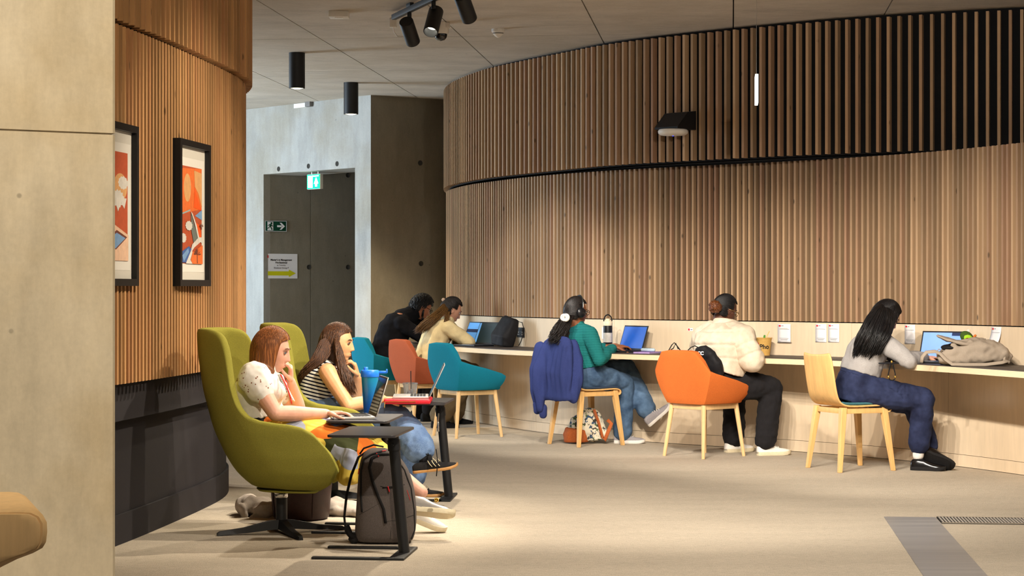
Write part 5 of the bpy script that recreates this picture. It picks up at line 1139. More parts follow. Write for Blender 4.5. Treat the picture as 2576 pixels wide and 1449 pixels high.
for s in 'RL':
    mb = MB(); a, e, w = J['sh' + s], J['el' + s], J['wr' + s]; chain(mb, [J['SH'].lerp(a, .5), a, a.lerp(e, .5), e, e.lerp(w, .55), e.lerp(w, .9)], [.115, .108, .105, .10, .088, .06]); L0 = (e - a).length
    ax = (e - a).normalized(); seams_ = [.30, .72]; fn = (lambda a, ax, L0: lambda co: -.007 * sum(math.exp(-(((co - a).dot(ax) / L0 - q) / .05) ** 2) for q in (.34, .8)))(a, ax, L0)
    skinned(mb, 'puffer_sleeve', .009, M_puff, P6.t, 5, .010, 12, fn)
mb = MB(); body_loft(mb, [(J['WA'].lerp(J['HP'], .38), P6.lat, .20, .17), (J['WA'].lerp(J['HP'], .22), P6.lat, .205, .172)]); skinned(mb, 'jacket_hem', .008, M_puff, P6.t, 3, .004, 30)
mb = MB(); body_loft(mb, [(J['NB'] - V((0, 0, .04)), P6.sl, .115, .105), (J['NB'] + V((.012, .01, .045)), P6.sl, .088, .084)]); skinned(mb, 'collar', .008, M_puff, P6.t, 3)
trousers(P6, mat('black_cotton', (26, 24, 26), .95, ns=140, na=.25), .022, .085, 1.14, .009, .010, 'trousers', .97, 3)
M_wleather = mat('white_leather', (232, 226, 216), .5, ns=50, na=.04)
shoe(P6.t, J['anR'] + V((.01, 0, -.02)), V((.93, .30, 0)), V((0, 0, 1)), M_wleather, M_cream, .28, laces='plain'); shoe(P6.t, J['anL'] + V((0, 0, -.02)), V((.8, .5, 0)), V((0, 0, 1)), M_wleather, M_cream, .28, laces='plain')
gathered_hair(P6.t, P6.Mh, H_black, 13, (-.05, -.98, .05), 520, .0042, 1.05)
mb = MB(); c = PD(1799, 772, 15.22)
for k in range(26):
    a0 = k * .7; ax = V((math.cos(a0), math.sin(a0) * .4, math.sin(a0 * 1.3))).normalized(); u_ = ax.orthogonal().normalized(); w_ = ax.cross(u_); mb.tube([c + ax * .012 + (u_ * math.cos(q * .45) + w_ * math.sin(q * .45)) * (.036 + .004 * (k % 3)) for q in range(15)], .009, 6)
ellip(mb, c, (.042, .038, .042)); mb.build('hair_bun', H_auburnbun, P6.t, 180, True)
glasses(P6, mat('gold_wire', (190, 160, 110), .3, .9), 1.0)

# ---- person in the grey jumper
f = V((.92, .385, 0))
J = dict(HP=V((2.43, 14.08, .56)), WA=PD(2166, 930, 14.08), CH=PD(2180, 886, 14.08), SH=PD(2196, 855, 14.1), NB=PD(2208, 842, 14.12), HD=PD(2228, 796, 14.13), shR=PD(2226, 862, 13.94), shL=PD(2190, 858, 14.27),
         elR=PD(2286, 908, 13.86), elL=PD(2270, 905, 14.5), wrR=PD(2325, 900, 14.10), wrL=PD(2320, 898, 14.45), knR=PD(2322, 1005, 13.98), anR=PD(2310, 1135, 14.0), knL=PD(2300, 1015, 14.28), anL=PD(2340, 1140, 14.12))
hf, hu = down((.95, .2), 34)
P7 = person('black-haired person in grey jumper and dark jeans writing at the counter', J, f, SK_light, .006, 1.0, 1.05, 1.0, 1.0, hf, hu, [dict(wrist=J['wrR'], fdir=V((.8, .5, 0)), palm=V((0, 0, -1)), side=-1, curl=.5), dict(wrist=J['wrL'], fdir=V((.8, -.3, 0)), palm=V((0, 0, -1)), side=1, curl=.5)])
face_bits(P7.t, P7.Mh, 1.0, M_browd, M_iris, M_lip2)
M_greyknit = fabric('grey_marl', (162, 157, 154), 160, .14)
mb = MB(); torso_cover(P7, mb, .018, 3, 7); body_loft(mb, [(J['WA'].lerp(J['HP'], .16), P7.lat, .164, .132), (J['WA'].lerp(J['CH'], .4), P7.lat, .16, .13)]); capsule(mb, J['SH'], J['NB'], .08, .064)
for s in 'RL': sleeve(P7, mb, s, .016, .95)
skinned(mb, 'grey_jumper', .0075, M_greyknit, P7.t, 4, .007, 13)
M_indigo, nt, b = newmat('indigo_denim', .85, 0, .15); v1 = coords(nt); fx = noisetex(nt, v1, 7, 4); nt.links.new(ramp(nt, fx, [(.3, lin((24, 28, 50))), (.72, lin((52, 60, 92)))]), b.inputs['Base Color']); bump(nt, b, noisetex(nt, v1, 220, 2), .2, .001)
jn = trousers(P7, M_indigo, .014, .078, 1.10, .008, .007, 'jeans', .85, 3)
mb = MB(); body_loft(mb, [(c, l, a + .019, b + .019) for c, l, a, b in [(J['WA'].lerp(J['HP'], .08), P7.lat, .133, .105), (J['WA'].lerp(J['HP'], .30), P7.lat, .142, .11)]]); skinned(mb, 'jeans_waistband', .006, M_indigo, P7.t, 2)
mb = MB(); capsule(mb, J['knR'].lerp(J['anR'], .86), J['anR'] + V((0, 0, -.03)), .042, .04); skinned(mb, 'white_sock', .007, mat('white_rib', (226, 220, 214), .9, ns=120), P7.t, 2)
M_patent = mat('black_patent', (14, 14, 16), .22, spec=.6, ns=10); M_tread = mat('black_tread', (26, 24, 24), .85, ns=90, na=.3, bs=.4)
shoe(P7.t, PD(2316, 1142, 13.98), V((.88, -.35, 0)), V((0, 0, 1)), M_patent, M_tread, .25, width=1.1); shoe(P7.t, PD(2348, 1132, 14.05), V((.75, -.30, -.35)), V((.3, .75, .6)), M_patent, M_tread, .26, width=1.15)
shE = Matrix.Translation(J['SH'] + V((-.01, 0, -.05))) @ Matrix.Diagonal((.11, .165, .07, 1)); chE = Matrix.Translation(J['CH'] + V((-.01, 0, 0))) @ Matrix.Diagonal((.132, .16, .15, 1)); wsE = Matrix.Translation(J['WA'].lerp(J['CH'], .4)) @ Matrix.Diagonal((.125, .145, .16, 1))
make_hair(P7.t, P7.Mh, H_black, 17, 1400, 0, PD(0, 842, 14).z, .0125, 24, (shE,), 1.07, .0044, .02, .25, jit=.03, grav=.6, yl=.5)
tail(P7.t, H_black, 41, None, [PD(2226, 760, 14.12), PD(2212, 782, 14.02), PD(2197, 815, 13.94), PD(2184, 848, 13.91), PD(2176, 876, 13.93), PD(2168, 900, 13.95)], [.004, .06, .075, .085, .085, .07], 660, .0036, .012)
tail(P7.t, H_black, 42, None, [PD(2232, 765, 14.1), PD(2238, 790, 14.02), PD(2236, 815, 13.95), PD(2226, 840, 13.86), PD(2214, 870, 13.86), PD(2206, 895, 13.88)], [.004, .04, .045, .04, .03, .02], 280, .0036, .012)
# ================================================================== things on tables, counter and floor
M_alu = mat('aluminium', (206, 202, 196), .35, .6, .5, ns=60, na=.03); M_keys = mat('key_black', (34, 34, 36), .6, ns=50); M_dark = mat('laptop_dark', (30, 30, 34), .45, ns=50)
def laptop(label, hinge, user_dir, open_deg, z, w=.31, dp=.215, body=None, screen=None, extra=None, group='open laptops'):
    """hinge: plan point of the hinge middle; user_dir: the way the user looks"""
    u = V((user_dir[0], user_dir[1], 0)).normalized(); t = thing('laptop', label, 'laptop', (hinge[0], hinge[1], z), math.atan2(u.y, u.x) - math.pi / 2, group); body = body or M_alu
    m = MB(); m.box((0, -dp / 2, .008), (w, dp, .014), bev=.004); b_ = m.build('base', body, t)
    m = MB()
    for r in range(5):
        for c in range(13): m.box((-w * .43 + c * w * .0717, -dp * .12 - r * .0185, .0158), (w * .062, .0155, .002))
    o = m.build('keys', M_keys, b_, 0); o['kind'] = 'stuff'
    m = MB(); m.box((0, -dp * .78, .0154), (w * .36, dp * .28, .001)); m.build('trackpad', mat('trackpad_grey', (170, 166, 162), .4), b_, 0)
    a = math.radians(open_deg); R = Matrix.Translation((0, .002, .012)) @ Matrix.Rotation(math.pi / 2 - a + math.pi / 2, 4, 'X') @ Matrix.Rotation(0, 4, 'Z')
    # lid plane: from hinge upwards, leaning back past vertical
    up = V((0, math.sin(a - math.pi / 2), math.cos(a - math.pi / 2))); nf = V((0, -up.z, up.y)); X = V((1, 0, 0))
    Ml = Matrix(((1, up.x, nf.x, 0), (0, up.y, nf.y, .004), (0, up.z, nf.z, .012), (0, 0, 0, 1)))
    m = MB(); m.box((0, dp / 2, -.003), (w, dp, .006), Ml, bev=.0025); ld = m.build('lid', body, t)
    m = MB(); m.box((0, dp / 2, .0005), (w - .006, dp - .006, .001), Ml); m.build('bezel', M_dark, ld, 0)
    m = MB(); m.box((0, dp / 2 + .003, .0014), (w - .022, dp - .03, .0008), Ml); m.build('screen', screen, ld, 0)
    if extra:
        for nm, mm, (x0, x1, y0, y1) in extra:
            m = MB(); W_, H_ = w - .022, dp - .03; m.box((-W_ / 2 + W_ * (x0 + x1) / 2, .018 + H_ * (1 - (y0 + y1) / 2), .0022), (W_ * (x1 - x0), H_ * (y1 - y0), .0006), Ml); m.build(nm, mm, ld, 0)
    return t
M_scr_dark = mat('screen_glossy', (18, 24, 32), .08, spec=.8, ns=2, na=.3); M_scr_blue = mat('screen_blue', (28, 78, 164), .3, ns=4, na=.12, emit=.55); M_scr_sky = mat('screen_sky', (116, 150, 222), .3, ns=3, na=.12, emit=.7)
M_scr_page = mat('screen_page', (92, 150, 206), .3, ns=5, na=.05, emit=.6); M_scr_bar = mat('screen_bar', (40, 52, 84), .3, ns=5, na=.05, emit=.3); M_scr_teal = mat('screen_teal', (22, 44, 50), .3, ns=8, na=.2, emit=.25)
TT = .597
laptop('silver laptop on the side table in front of the white blouse', (-.742, 10.50), (.98, .20), 107, TT, screen=M_scr_dark)
laptop('silver laptop resting on a red sleeve', (-.497, 11.86), (1.0, .04), 115, TT + .0305, .30, .21, screen=mat('screen_teal_edge', (40, 110, 140), .2, ns=4, emit=.3))
t = thing('laptop_sleeve', 'red zipped laptop sleeve lying on the side table', 'laptop sleeve', (-.615, 11.84, TT)); M_redl = mat('red_leather', (206, 26, 44), .4, spec=.4, ns=120, na=.12, bs=.15)
m = MB(); m.box((0, 0, .0155), (.275, .34, .029), bev=.013, seg=4); m.build('sleeve_body', M_redl, t, 60)
m = MB(); m.tube([(-.13, -.172, .016), (.05, -.1725, .016)], .0022, 6); m.build('zip', mat('brass', (200, 160, 80), .3, .9), t, 60)
m = MB(); m.tube([(-.13, -.172, .016), (-.132, -.178, -.02)], .002, 6); m.build('zip_pull', MATS['brass'], t, 60)
# bottle
M_btl, nt, b = newmat('blue_bottle', .35, 0, .5); sx_ = nd(nt, 'ShaderNodeSeparateXYZ'); nt.links.new(coords(nt), sx_.inputs[0]); nt.links.new(ramp(nt, mth(nt, 'MULTIPLY', sx_.outputs[2], 4.4), [(.15, lin((20, 92, 190))), (.9, lin((12, 128, 160)))]), b.inputs['Base Color'])
t = thing('drinks_bottle', 'tall blue drinks bottle with a bright blue flip lid', 'bottle', (-.775, 10.86, TT))
m = MB(); m.lathe([(.001, 0), (.030, 0), (.034, .005), (.045, .17), (.047, .2), (.001, .2)], 28); m.build('bottle_body', M_btl, t, 50)
M_lid = mat('bright_blue', (40, 120, 232), .35, ns=20, na=.04); m = MB(); m.lathe([(.049, .198), (.051, .203), (.051, .228), (.046, .235), (.001, .236)], 28); m.build('lid', M_lid, t, 50)
m = MB(); m.lathe([(.012, .234), (.012, .25), (.010, .252), (.001, .252)], 14, Matrix.Translation((-.022, 0, 0))); m.build('spout', M_lid, t, 50)
m = MB(); m.box((.07, 0, .224), (.05, .018, .014), bev=.004); m.box((.092, 0, .23), (.008, .02, .022), bev=.003); m.build('carry_handle', M_lid, t, 50)
# iced drink
m_, nt, b = newmat('clear_plastic', .12, 0, .5); b.inputs['Base Color'].default_value = (.95, .95, .95, 1); b.inputs['Transmission Weight'].default_value = .9; b.inputs['IOR'].default_value = 1.15; b.inputs['Alpha'].default_value = .55
t = thing('iced_cup', 'clear plastic cup of ice with a dark straw', 'cup', (-.62, 12.12, TT))
m = MB(); m.lathe([(.001, .001), (.031, .001), (.032, .004), (.043, .093), (.046, .094), (.046, .1), (.042, .1), (.0405, .094), (.030, .006), (.001, .005)], 28); m.build('cup', m_, t, 50)
M_ice = mat('ice', (220, 224, 224), .15, spec=.6, ns=30, na=.12); rg = random.Random(4)
for k in range(13):
    m = MB(); a = rg.random() * 6.28; r = .018 * math.sqrt(rg.random()); m.box((math.cos(a) * r, math.sin(a) * r, .012 + .004 * k), (.016, .016, .016), bev=.003, rz=rg.random() * 3); m.build('ice_cube', M_ice, t, 60)
m = MB(); m.lathe([(.045, .1), (.047, .102), (.047, .106), (.03, .108), (.001, .109)], 28); m.build('cup_lid', m_, t, 50)
m = MB(); m.tube([(.006, 0, .02), (.004, 0, .178)], .003, 8); m.build('straw', mat('straw_dark', (40, 34, 34), .5), t, 60)

# ---- backpack
M_pack = fabric('grey_backpack', (92, 84, 80), 260, .3); M_strap = mat('black_webbing', (24, 22, 22), .85, ns=160, na=.2)
BY = 10.02; t = thing('backpack', 'grey backpack with black zips leaning behind the empty side table', 'backpack', (-.66, BY, 0))
k = BY / F; zof = lambda py: EYE - (py - CY) * k
prof = [(1367, 905, 1030, .080), (1358, 895, 1040, .100), (1335, 893, 1046, .110), (1290, 896, 1049, .114), (1240, 899, 1044, .112), (1195, 902, 1034, .104), (1165, 905, 1018, .092), (1145, 911, 1000, .075), (1132, 922, 982, .05), (1126, 935, 968, .022)]
mb = MB(); rings = []
for py, x0, x1, hy in prof:
    cx_, hx = ((x0 + x1) / 2 - CX) * k, (x1 - x0) / 2 * k; z = max(.004, zof(py)); rings.append([V((cx_ + hx * math.copysign(abs(math.cos(q)) ** .55, math.cos(q)), BY + hy * math.copysign(abs(math.sin(q)) ** .55, math.sin(q)), z)) for q in [2 * math.pi * j / 40 for j in range(40)]])
mb.loft(rings); bp = mb.build('pack_body', M_pack, t, 60, True, mods=[('SUBSURF', dict(levels=1, render_levels=1))])
def on_pack(px, py, out=.002):
    for (p0, a0, b0, h0), (p1, a1, b1, h1) in zip(prof, prof[1:]):
        if p1 <= py <= p0: f_ = (py - p0) / (p1 - p0); x0, x1, hy = a0 + (a1 - a0) * f_, b0 + (b1 - b0) * f_, h0 + (h1 - h0) * f_; break
    u_ = max(-.999, min(.999, (px - (x0 + x1) / 2) / ((x1 - x0) / 2))); cs = abs(u_) ** (1 / .55); sn = math.sqrt(max(0, 1 - cs * cs)) ** .55; return V(((px - CX) * k, BY - hy * sn * .97 - out, max(.004, zof(py))))
def pack_line(nm, pts, r, mm, flat=.6, out=.001):
    fine = []
    for (a, b), (c, d_) in zip(pts, pts[1:]): fine += [(a + (c - a) * q / 4, b + (d_ - b) * q / 4) for q in range(4)]
    fine.append(pts[-1]); mb = MB(); mb.tube([on_pack(a, b, out) for a, b in fine], r, 8, flat=flat); mb.build(nm, mm, t, 180, True)
pack_line('side_zip', [(962, 1133), (935, 1141), (918, 1152), (911, 1180), (911, 1240), (914, 1283)], .009, M_strap)
pack_line('main_zip', [(985, 1140), (955, 1140), (938, 1150), (932, 1172), (940, 1205), (955, 1245), (968, 1275), (973, 1309)], .012, M_strap)
pack_line('edge_zip', [(1000, 1150), (1020, 1180), (1036, 1225), (1044, 1280), (1045, 1330), (1036, 1352)], .0045, M_strap)
pack_line('pocket_seam', [(907, 1290), (930, 1277), (962, 1258)], .002, M_strap); pack_line('pocket_seam', [(960, 1218), (985, 1224), (1020, 1214)], .003, M_strap); pack_line('pocket_seam', [(976, 1305), (1000, 1303), (1044, 1291)], .002, M_strap); pack_line('pocket_seam', [(985, 1225), (990, 1290), (985, 1350)], .0015, M_strap)
pack_line('pocket_zip', [(966, 1222), (1000, 1218)], .005, M_strap)
for pts in ([(949, 1137), (955, 1145)], [(962, 1133), (972, 1131)], [(979, 1218), (983, 1232)], [(906, 1176), (904, 1190)]): pack_line('zip_pull', pts, .0035, mat('red_pull', (206, 40, 40), .5, ns=10), .8, .006)
pack_line('brand_stitch', [(1026, 1228), (1030, 1240), (1034, 1254)], .0022, MATS['red_pull'], .5)
mb = MB(); mb.tube([PD(922, 1136, BY + .03), PD(902, 1150, BY + .04), PD(884, 1195, BY + .03), PD(872, 1245, BY), PD(866, 1300, BY - .02), PD(870, 1340, BY - .03), PD(882, 1354, BY - .03)], [.014, .017, .019, .019, .017, .014, .012], 10, flat=.35); mb.build('shoulder_strap', M_strap, t, 180, True)
mb = MB(); mb.tube([PD(882, 1354, BY - .03), PD(890, 1362, BY - .05), PD(900, 1352, BY - .06)], [.014, .02, .016], 10); mb.tube([PD(872, 1322, BY - .03), PD(882, 1345, BY - .04), PD(896, 1352, BY - .06)], .014, 10); mb.build('strap_buckle', M_strap, t, 180, True)
mb = MB(); mb.tube([PD(905, 1142, BY + .02), PD(915, 1128, BY + .02), PD(940, 1119, BY + .02), PD(965, 1124, BY + .02)], .009, 8, flat=.5); mb.build('grab_handle', M_strap, t, 180, True)

# grey jacket heaped on the floor behind the pouf
M_greycloth = fabric('pale_grey_cotton', (176, 164, 152), 200, .12); t = thing('heaped_jacket', 'pale grey jacket lying in a heap on the carpet behind the pouf', 'jacket', (-1.2, 11.22, 0))
mb = MB(); rg = random.Random(2)
for px, hgt, r in ((622, .09, .06), (645, .08, .07), (672, .07, .07), (740, .06, .07), (800, .06, .07), (848, .075, .06), (875, .06, .06), (900, .045, .05)): ellip(mb, V(((px - CX) * 11.15 / F, 11.2 + rg.uniform(-.04, .04), hgt * .62)), (r * 1.25, .11, hgt * .72))
capsule(mb, PD(612, 1298, 11.12), PD(606, 1272, 11.12), .022, .02); capsule(mb, PD(640, 1308, 11.1), PD(700, 1306, 11.1), .03, .025)
skinned(mb, 'jacket_body', .009, M_greycloth, t, 4, .016, 13)

# ---- blue hoodie over the plywood chair (built in the chair's frame)
M_hood = fabric('navy_sweat', (52, 62, 112), 220, .16); t = thing('hoodie', 'navy blue hoodie draped over the back of a plywood chair', 'hoodie', ply2.location.copy(), ply2.rotation_euler[2])
A = ply2.matrix_basis.copy(); lt = (A.to_3x3() @ V((0, 1, 0))); W3 = lambda x, y, z: A @ V((x, y, z))
mb = MB(); body_loft(mb, [(W3(-.318, -.015, .375), lt, .232, .040), (W3(-.322, -.015, .40), lt, .238, .048), (W3(-.325, -.015, .46), lt, .228, .042), (W3(-.320, -.02, .58), lt, .23, .046), (W3(-.312, -.02, .70), lt, .222, .052), (W3(-.298, -.015, .80), lt, .205, .058), (W3(-.285, 0, .852), lt, .165, .055), (W3(-.27, 0, .868), lt, .13, .04)])
for y, zt, ze, xo in ((.185, .80, .33, -.35), (.10, .78, .30, -.375)): chain(mb, [W3(-.32, y, zt), W3(xo, y + .02, .62), W3(xo, y + .025, .45), W3(xo + .01, y + .02, ze)], [.05, .056, .05, .036], 14)
for k in range(7): y = -.19 + .06 * k; chain(mb, [W3(-.335, y, .80), W3(-.352, y + .01, .60), W3(-.338, y + .015, .40)], [.022, .030, .024], 10)
chain(mb, [W3(-.22, -.14, .83), W3(-.215, -.19, .70), W3(-.24, -.215, .55), W3(-.265, -.21, .40)], [.04, .05, .052, .045])
skinned(mb, 'hoodie_body', .0085, M_hood, t, 5, .010, 16, None, V((0, 0, 1)))
for y, ze in ((.205, .315), (.12, .285)):
    mb = MB(); chain(mb, [W3(-.342, y, ze + .02), W3(-.34, y, ze - .035)], [.036, .033], 12); skinned(mb, 'cuff', .007, M_hood, t, 2, .002, 40)

# ---- floral tote under that chair
M_floral, nt, b = newmat('floral_cotton', .85, 0, .1); v1 = coords(nt); vo = nd(nt, 'ShaderNodeTexVoronoi'); vo.inputs['Scale'].default_value = 42; nt.links.new(v1, vo.inputs['Vector']); fl = noisetex(nt, v1, 34, 3)
mk = ramp(nt, fl, [(.52, (0, 0, 0, 1)), (.56, (1, 1, 1, 1))]); sp = nd(nt, 'ShaderNodeSeparateColor'); nt.links.new(vo.outputs['Color'], sp.inputs[0]); nt.links.new(mixc(nt, mk, lin((226, 216, 192)), ramp(nt, sp.outputs[0], [(0, lin((58, 82, 110))), (.4, lin((92, 110, 70))), (.7, lin((70, 66, 60)))], 'CONSTANT')), b.inputs['Base Color'])
M_tan = mat('tan_suede', (176, 92, 44), .8, ns=90, na=.15); dT = 16.42; t = thing('tote_bag', 'floral tote bag with tan base and straps on the floor', 'bag', PD(1478, 1112, dT) * 1.0); t.location.z = 0
q3 = lambda px, py, dd=0: PD(px, py, dT + dd)
mb = MB(); body_loft(mb, [(q3(1480, 1108), V((1, -.2, 0)), .165, .075), (q3(1478, 1085), V((1, -.2, 0)), .185, .085), (q3(1482, 1062), V((1, -.2, 0)), .15, .075), (q3(1488, 1040), V((1, -.2, 0)), .09, .05), (q3(1492, 1028), V((1, -.2, 0)), .04, .03)]); skinned(mb, 'bag_body', .009, M_floral, t, 4, .016, 12)
mb = MB(); body_loft(mb, [(V((q3(1450, 0).x, dT - .01, .012)), V((1, -.2, 0)), .105, .085), (q3(1450, 1094, -.01), V((1, -.2, 0)), .112, .09), (q3(1452, 1078, -.01), V((1, -.2, 0)), .10, .088)]); skinned(mb, 'bag_base', .009, M_tan, t, 3, .006, 14)
mb = MB(); mb.tube([q3(1494, 1030, -.1), q3(1505, 1060, -.11), q3(1515, 1098, -.11), q3(1521, 1108, -.1), q3(1530, 1085, -.1), q3(1538, 1066, -.08), q3(1528, 1056, -.06)], .016, 10, flat=.3); mb.build('strap', M_tan, t, 180, True)

# ---- counter: laptops and bags
laptop('grey laptop with a web page open before the cream top', (-.40, 18.72), (.88, .48), 112, CTOP, screen=M_scr_page, extra=[('page_bar', M_scr_bar, (0, 1, .35, .52))])
laptop('black laptop with a dark page beside the black bag', (-.262, 18.16), (.80, .60), 112, CTOP, .33, .22, M_dark, M_scr_teal, [('side_bar', M_scr_page, (0, .09, 0, 1)), ('side_bar', M_scr_page, (.88, .99, 0, 1))])
laptop('dark laptop with a plain blue screen beside the tall flask', (.975, 16.50), (.84, .54), 108, CTOP, .33, .215, M_dark, M_scr_blue)
laptop('dark laptop with a pale blue screen behind the canvas bag', (3.03, 14.12), (.62, .78), 108, CTOP, .33, .22, M_dark, M_scr_sky, [('dark_strip', M_scr_bar, (.72, 1, 0, .12)), ('task_bar', M_scr_bar, (0, 1, .94, 1))])
M_bagb = mat('black_nylon', (20, 19, 22), .7, ns=120, na=.25, bs=.1); c = V((-.06, 17.86, CTOP)); t = thing('laptop_bag', 'upright black bag leaning by the power socket', 'bag', c)
mb = MB(); L1 = V((.55, -.83, 0)); body_loft(mb, [(c + V((-.03, 0, .01)), L1, .115, .07), (c + V((-.02, 0, .08)), L1, .125, .085), (c + V((.02, .01, .17)), L1, .12, .07), (c + V((.045, .02, .25)), L1, .105, .045), (c + V((.05, .02, .265)), L1, .08, .025)], 32, .6); skinned(mb, 'bag_body', .007, M_bagb, t, 2, .003, 14)
mb = MB(); mb.tube([c + V((.10, -.05, .23)), c + V((.15, -.06, .22)), c + V((.17, -.07, .15)), c + V((.14, -.07, .05)), c + V((.12, -.07, .012))], .007, 8, flat=.5); mb.build('strap', M_bagb, t, 180, True)
# flask
c = V((.80, 16.62, CTOP)); t = thing('flask', 'tall black and cream flask with a loop handle on the counter', 'flask', c); M_creamp = mat('cream_plastic', (222, 208, 178), .4, ns=20, na=.03)
m = MB(); m.lathe([(.001, 0), (.036, 0), (.038, .004), (.038, .21), (.036, .218), (.001, .218)], 28); m.build('flask_body', mat('flask_black', (24, 24, 26), .4), t, 50)
m = MB(); m.lathe([(.0385, .075), (.0385, .155)], 28, cap=False); m.build('label_band', mat('label_grey', (196, 190, 182), .5), t, 50)
m = MB(); m.lathe([(.0385, .214), (.039, .218), (.039, .24), (.034, .25), (.02, .255), (.02, .272), (.001, .274)], 28); m.build('cap', M_creamp, t, 50)
m = MB(); m.tube([V((math.cos(a) * .034, 0, .25 + math.sin(a) * .055)) for a in [math.pi * q / 12 for q in range(13)]], .005, 8); m.build('loop_handle', M_black, t, 60)
# note pads and pens by the laptop
c = V((1.10, 16.10, CTOP)); t = thing('notebook', 'lilac notebook lying on the counter by the blue laptop', 'notebook', c, -.6); m = MB(); m.box((0, 0, .006), (.15, .21, .011), bev=.001); m.build('pages', mat('lilac', (176, 150, 200), .6), t, 30)
m = MB(); m.box((0, 0, .0122), (.152, .212, .0016), bev=.0005); m.build('cover', mat('lilac_cover', (150, 120, 186), .6), t, 30)
pc = thing('pencil_case', 'pale blue pencil case on top of the lilac notebook', 'pencil case', c + V((.0, 0, .0133)), -.7); m = MB(); m.tube([(-.07, 0, .014), (-.06, 0, .014), (.06, 0, .014), (.07, 0, .014)], [.006, .014, .014, .006], 14); m.build('case', mat('pale_blue', (178, 196, 206), .6), pc, 60)
m = MB(); m.tube([(-.05, 0, .0285), (.05, 0, .0285)], .0012, 6); m.build('zip', M_steel, pc, 60)
# bowl of noodles
c = PZ(1921, 894, CTOP); t = thing('noodle_bowl', 'kraft paper Pho bowl on the counter with chopsticks standing in it', 'bowl', c); M_kraft = mat('kraft', (202, 158, 84), .7, ns=70, na=.08)
m = MB(); m.lathe([(.001, .002), (.047, .002), (.048, 0), (.064, .132), (.067, .133), (.068, .136), (.067, .139), (.063, .138), (.061, .132), (.047, .012), (.001, .012)], 36); m.build('bowl', M_kraft, t, 50)
m = MB(); m.lathe([(.001, .113), (.058, .113)], 24, cap=False); m.build('broth', mat('broth', (150, 100, 50), .3), t, 50)
m = MB(); m.tube([(-.005, .0, .09), (.045, .0, .19)], .0035, 8); m.build('chopstick', mat('pale_wood', (232, 196, 120), .6), t, 60)
m = MB(); m.tube([(0, 0, .1), (.004, 0, .13), (.008, 0, .16)], [.008, .010, .006], 8); m.build('herb', mat('herb_green', (72, 140, 40), .6), t, 60)
fc = (V((0, 0, 0)) - V((c.x, c.y, 0))).normalized(); a0 = math.atan2(fc.y, fc.x)
def wrap_text(body, size, zc, a_off, m_, par, bold=.0):
    me = text_mesh(body, size, 'CENTER', bold)
    for v in me.vertices:
        x, y = v.co.x, v.co.y; z = zc + y; r = .0485 + (.064 - .048) * z / .132 + .0006 + v.co.z; a = a0 + a_off + x / r; v.co = V((r * math.cos(a), r * math.sin(a), z))
    me.materials.clear(); me.materials.append(m_); o = bpy.data.objects.new('lettering', me); COL.objects.link(o); o.parent = par
wrap_text('Pho', .05, .068, .10, M_ink, t, .0012)
m = MB(); m.grid([[V(((.0492 + .0164 * z / .132 * .97) * math.cos(a0 + a), (.0492 + .0164 * z / .132 * .97) * math.sin(a0 + a), z)) for a in (-.92, -.85, -.78, -.71, -.64)] for z in (.055, .07, .085, .10)]); m.build('red_logo', M_red, t, 60)
# small tablet in the puffer wearer's hands
t = thing('phone', 'black phone held up in front of the cream puffer jacket', 'phone', PD(1886, 850, 15.48)); m = MB(); m.box((0, 0, 0), (.075, .008, .15), bev=.003, R=Matrix.Rotation(.5, 3, 'X') @ Matrix.Rotation(-.6, 3, 'Z')); m.build('body', M_dark, t, 40); m = MB(); m.box((0, -.0045, 0), (.068, .001, .14), R=Matrix.Rotation(.5, 3, 'X') @ Matrix.Rotation(-.6, 3, 'Z')); m.build('screen', M_scr_dark, t, 40)
# power socket and notices on the plywood
def on_low(px, py, out=.0):
    s = LOW.near_px(px); p, tg, nn = LOW.at(s); q = p + nn * out; return frame_on((q.x, q.y, EYE - (py - CY) * p.y / F), (nn.x, nn.y, 0)), p.y
Mx, dq = on_low(1311, 836, .0005); t = thing('power_socket', 'black double power socket in the plywood beside the black bag', 'socket', Mx.translation)
m = MB(); m.box((0, 0, .004), (.146, .088, .009), Mx, bev=.003); m.build('plate', M_blackmetal, t, 40, True)
for sx in (-1, 1):
    m = MB(); m.box((sx * .037, .0, .0092), (.007, .016, .001), Mx); m.box((sx * .037 - .011, -.02, .0092), (.012, .007, .001), Mx); m.box((sx * .037 + .011, -.02, .0092), (.012, .007, .001), Mx); o = m.build('pin_holes', mat('pin_grey', (196, 190, 180), .5), t, 0, True); o['kind'] = 'stuff'
    m = MB(); m.box((sx * .012, .026, .0095), (.014, .022, .004), Mx, bev=.001); m.build('switch', M_blackmetal, t, 40, True)
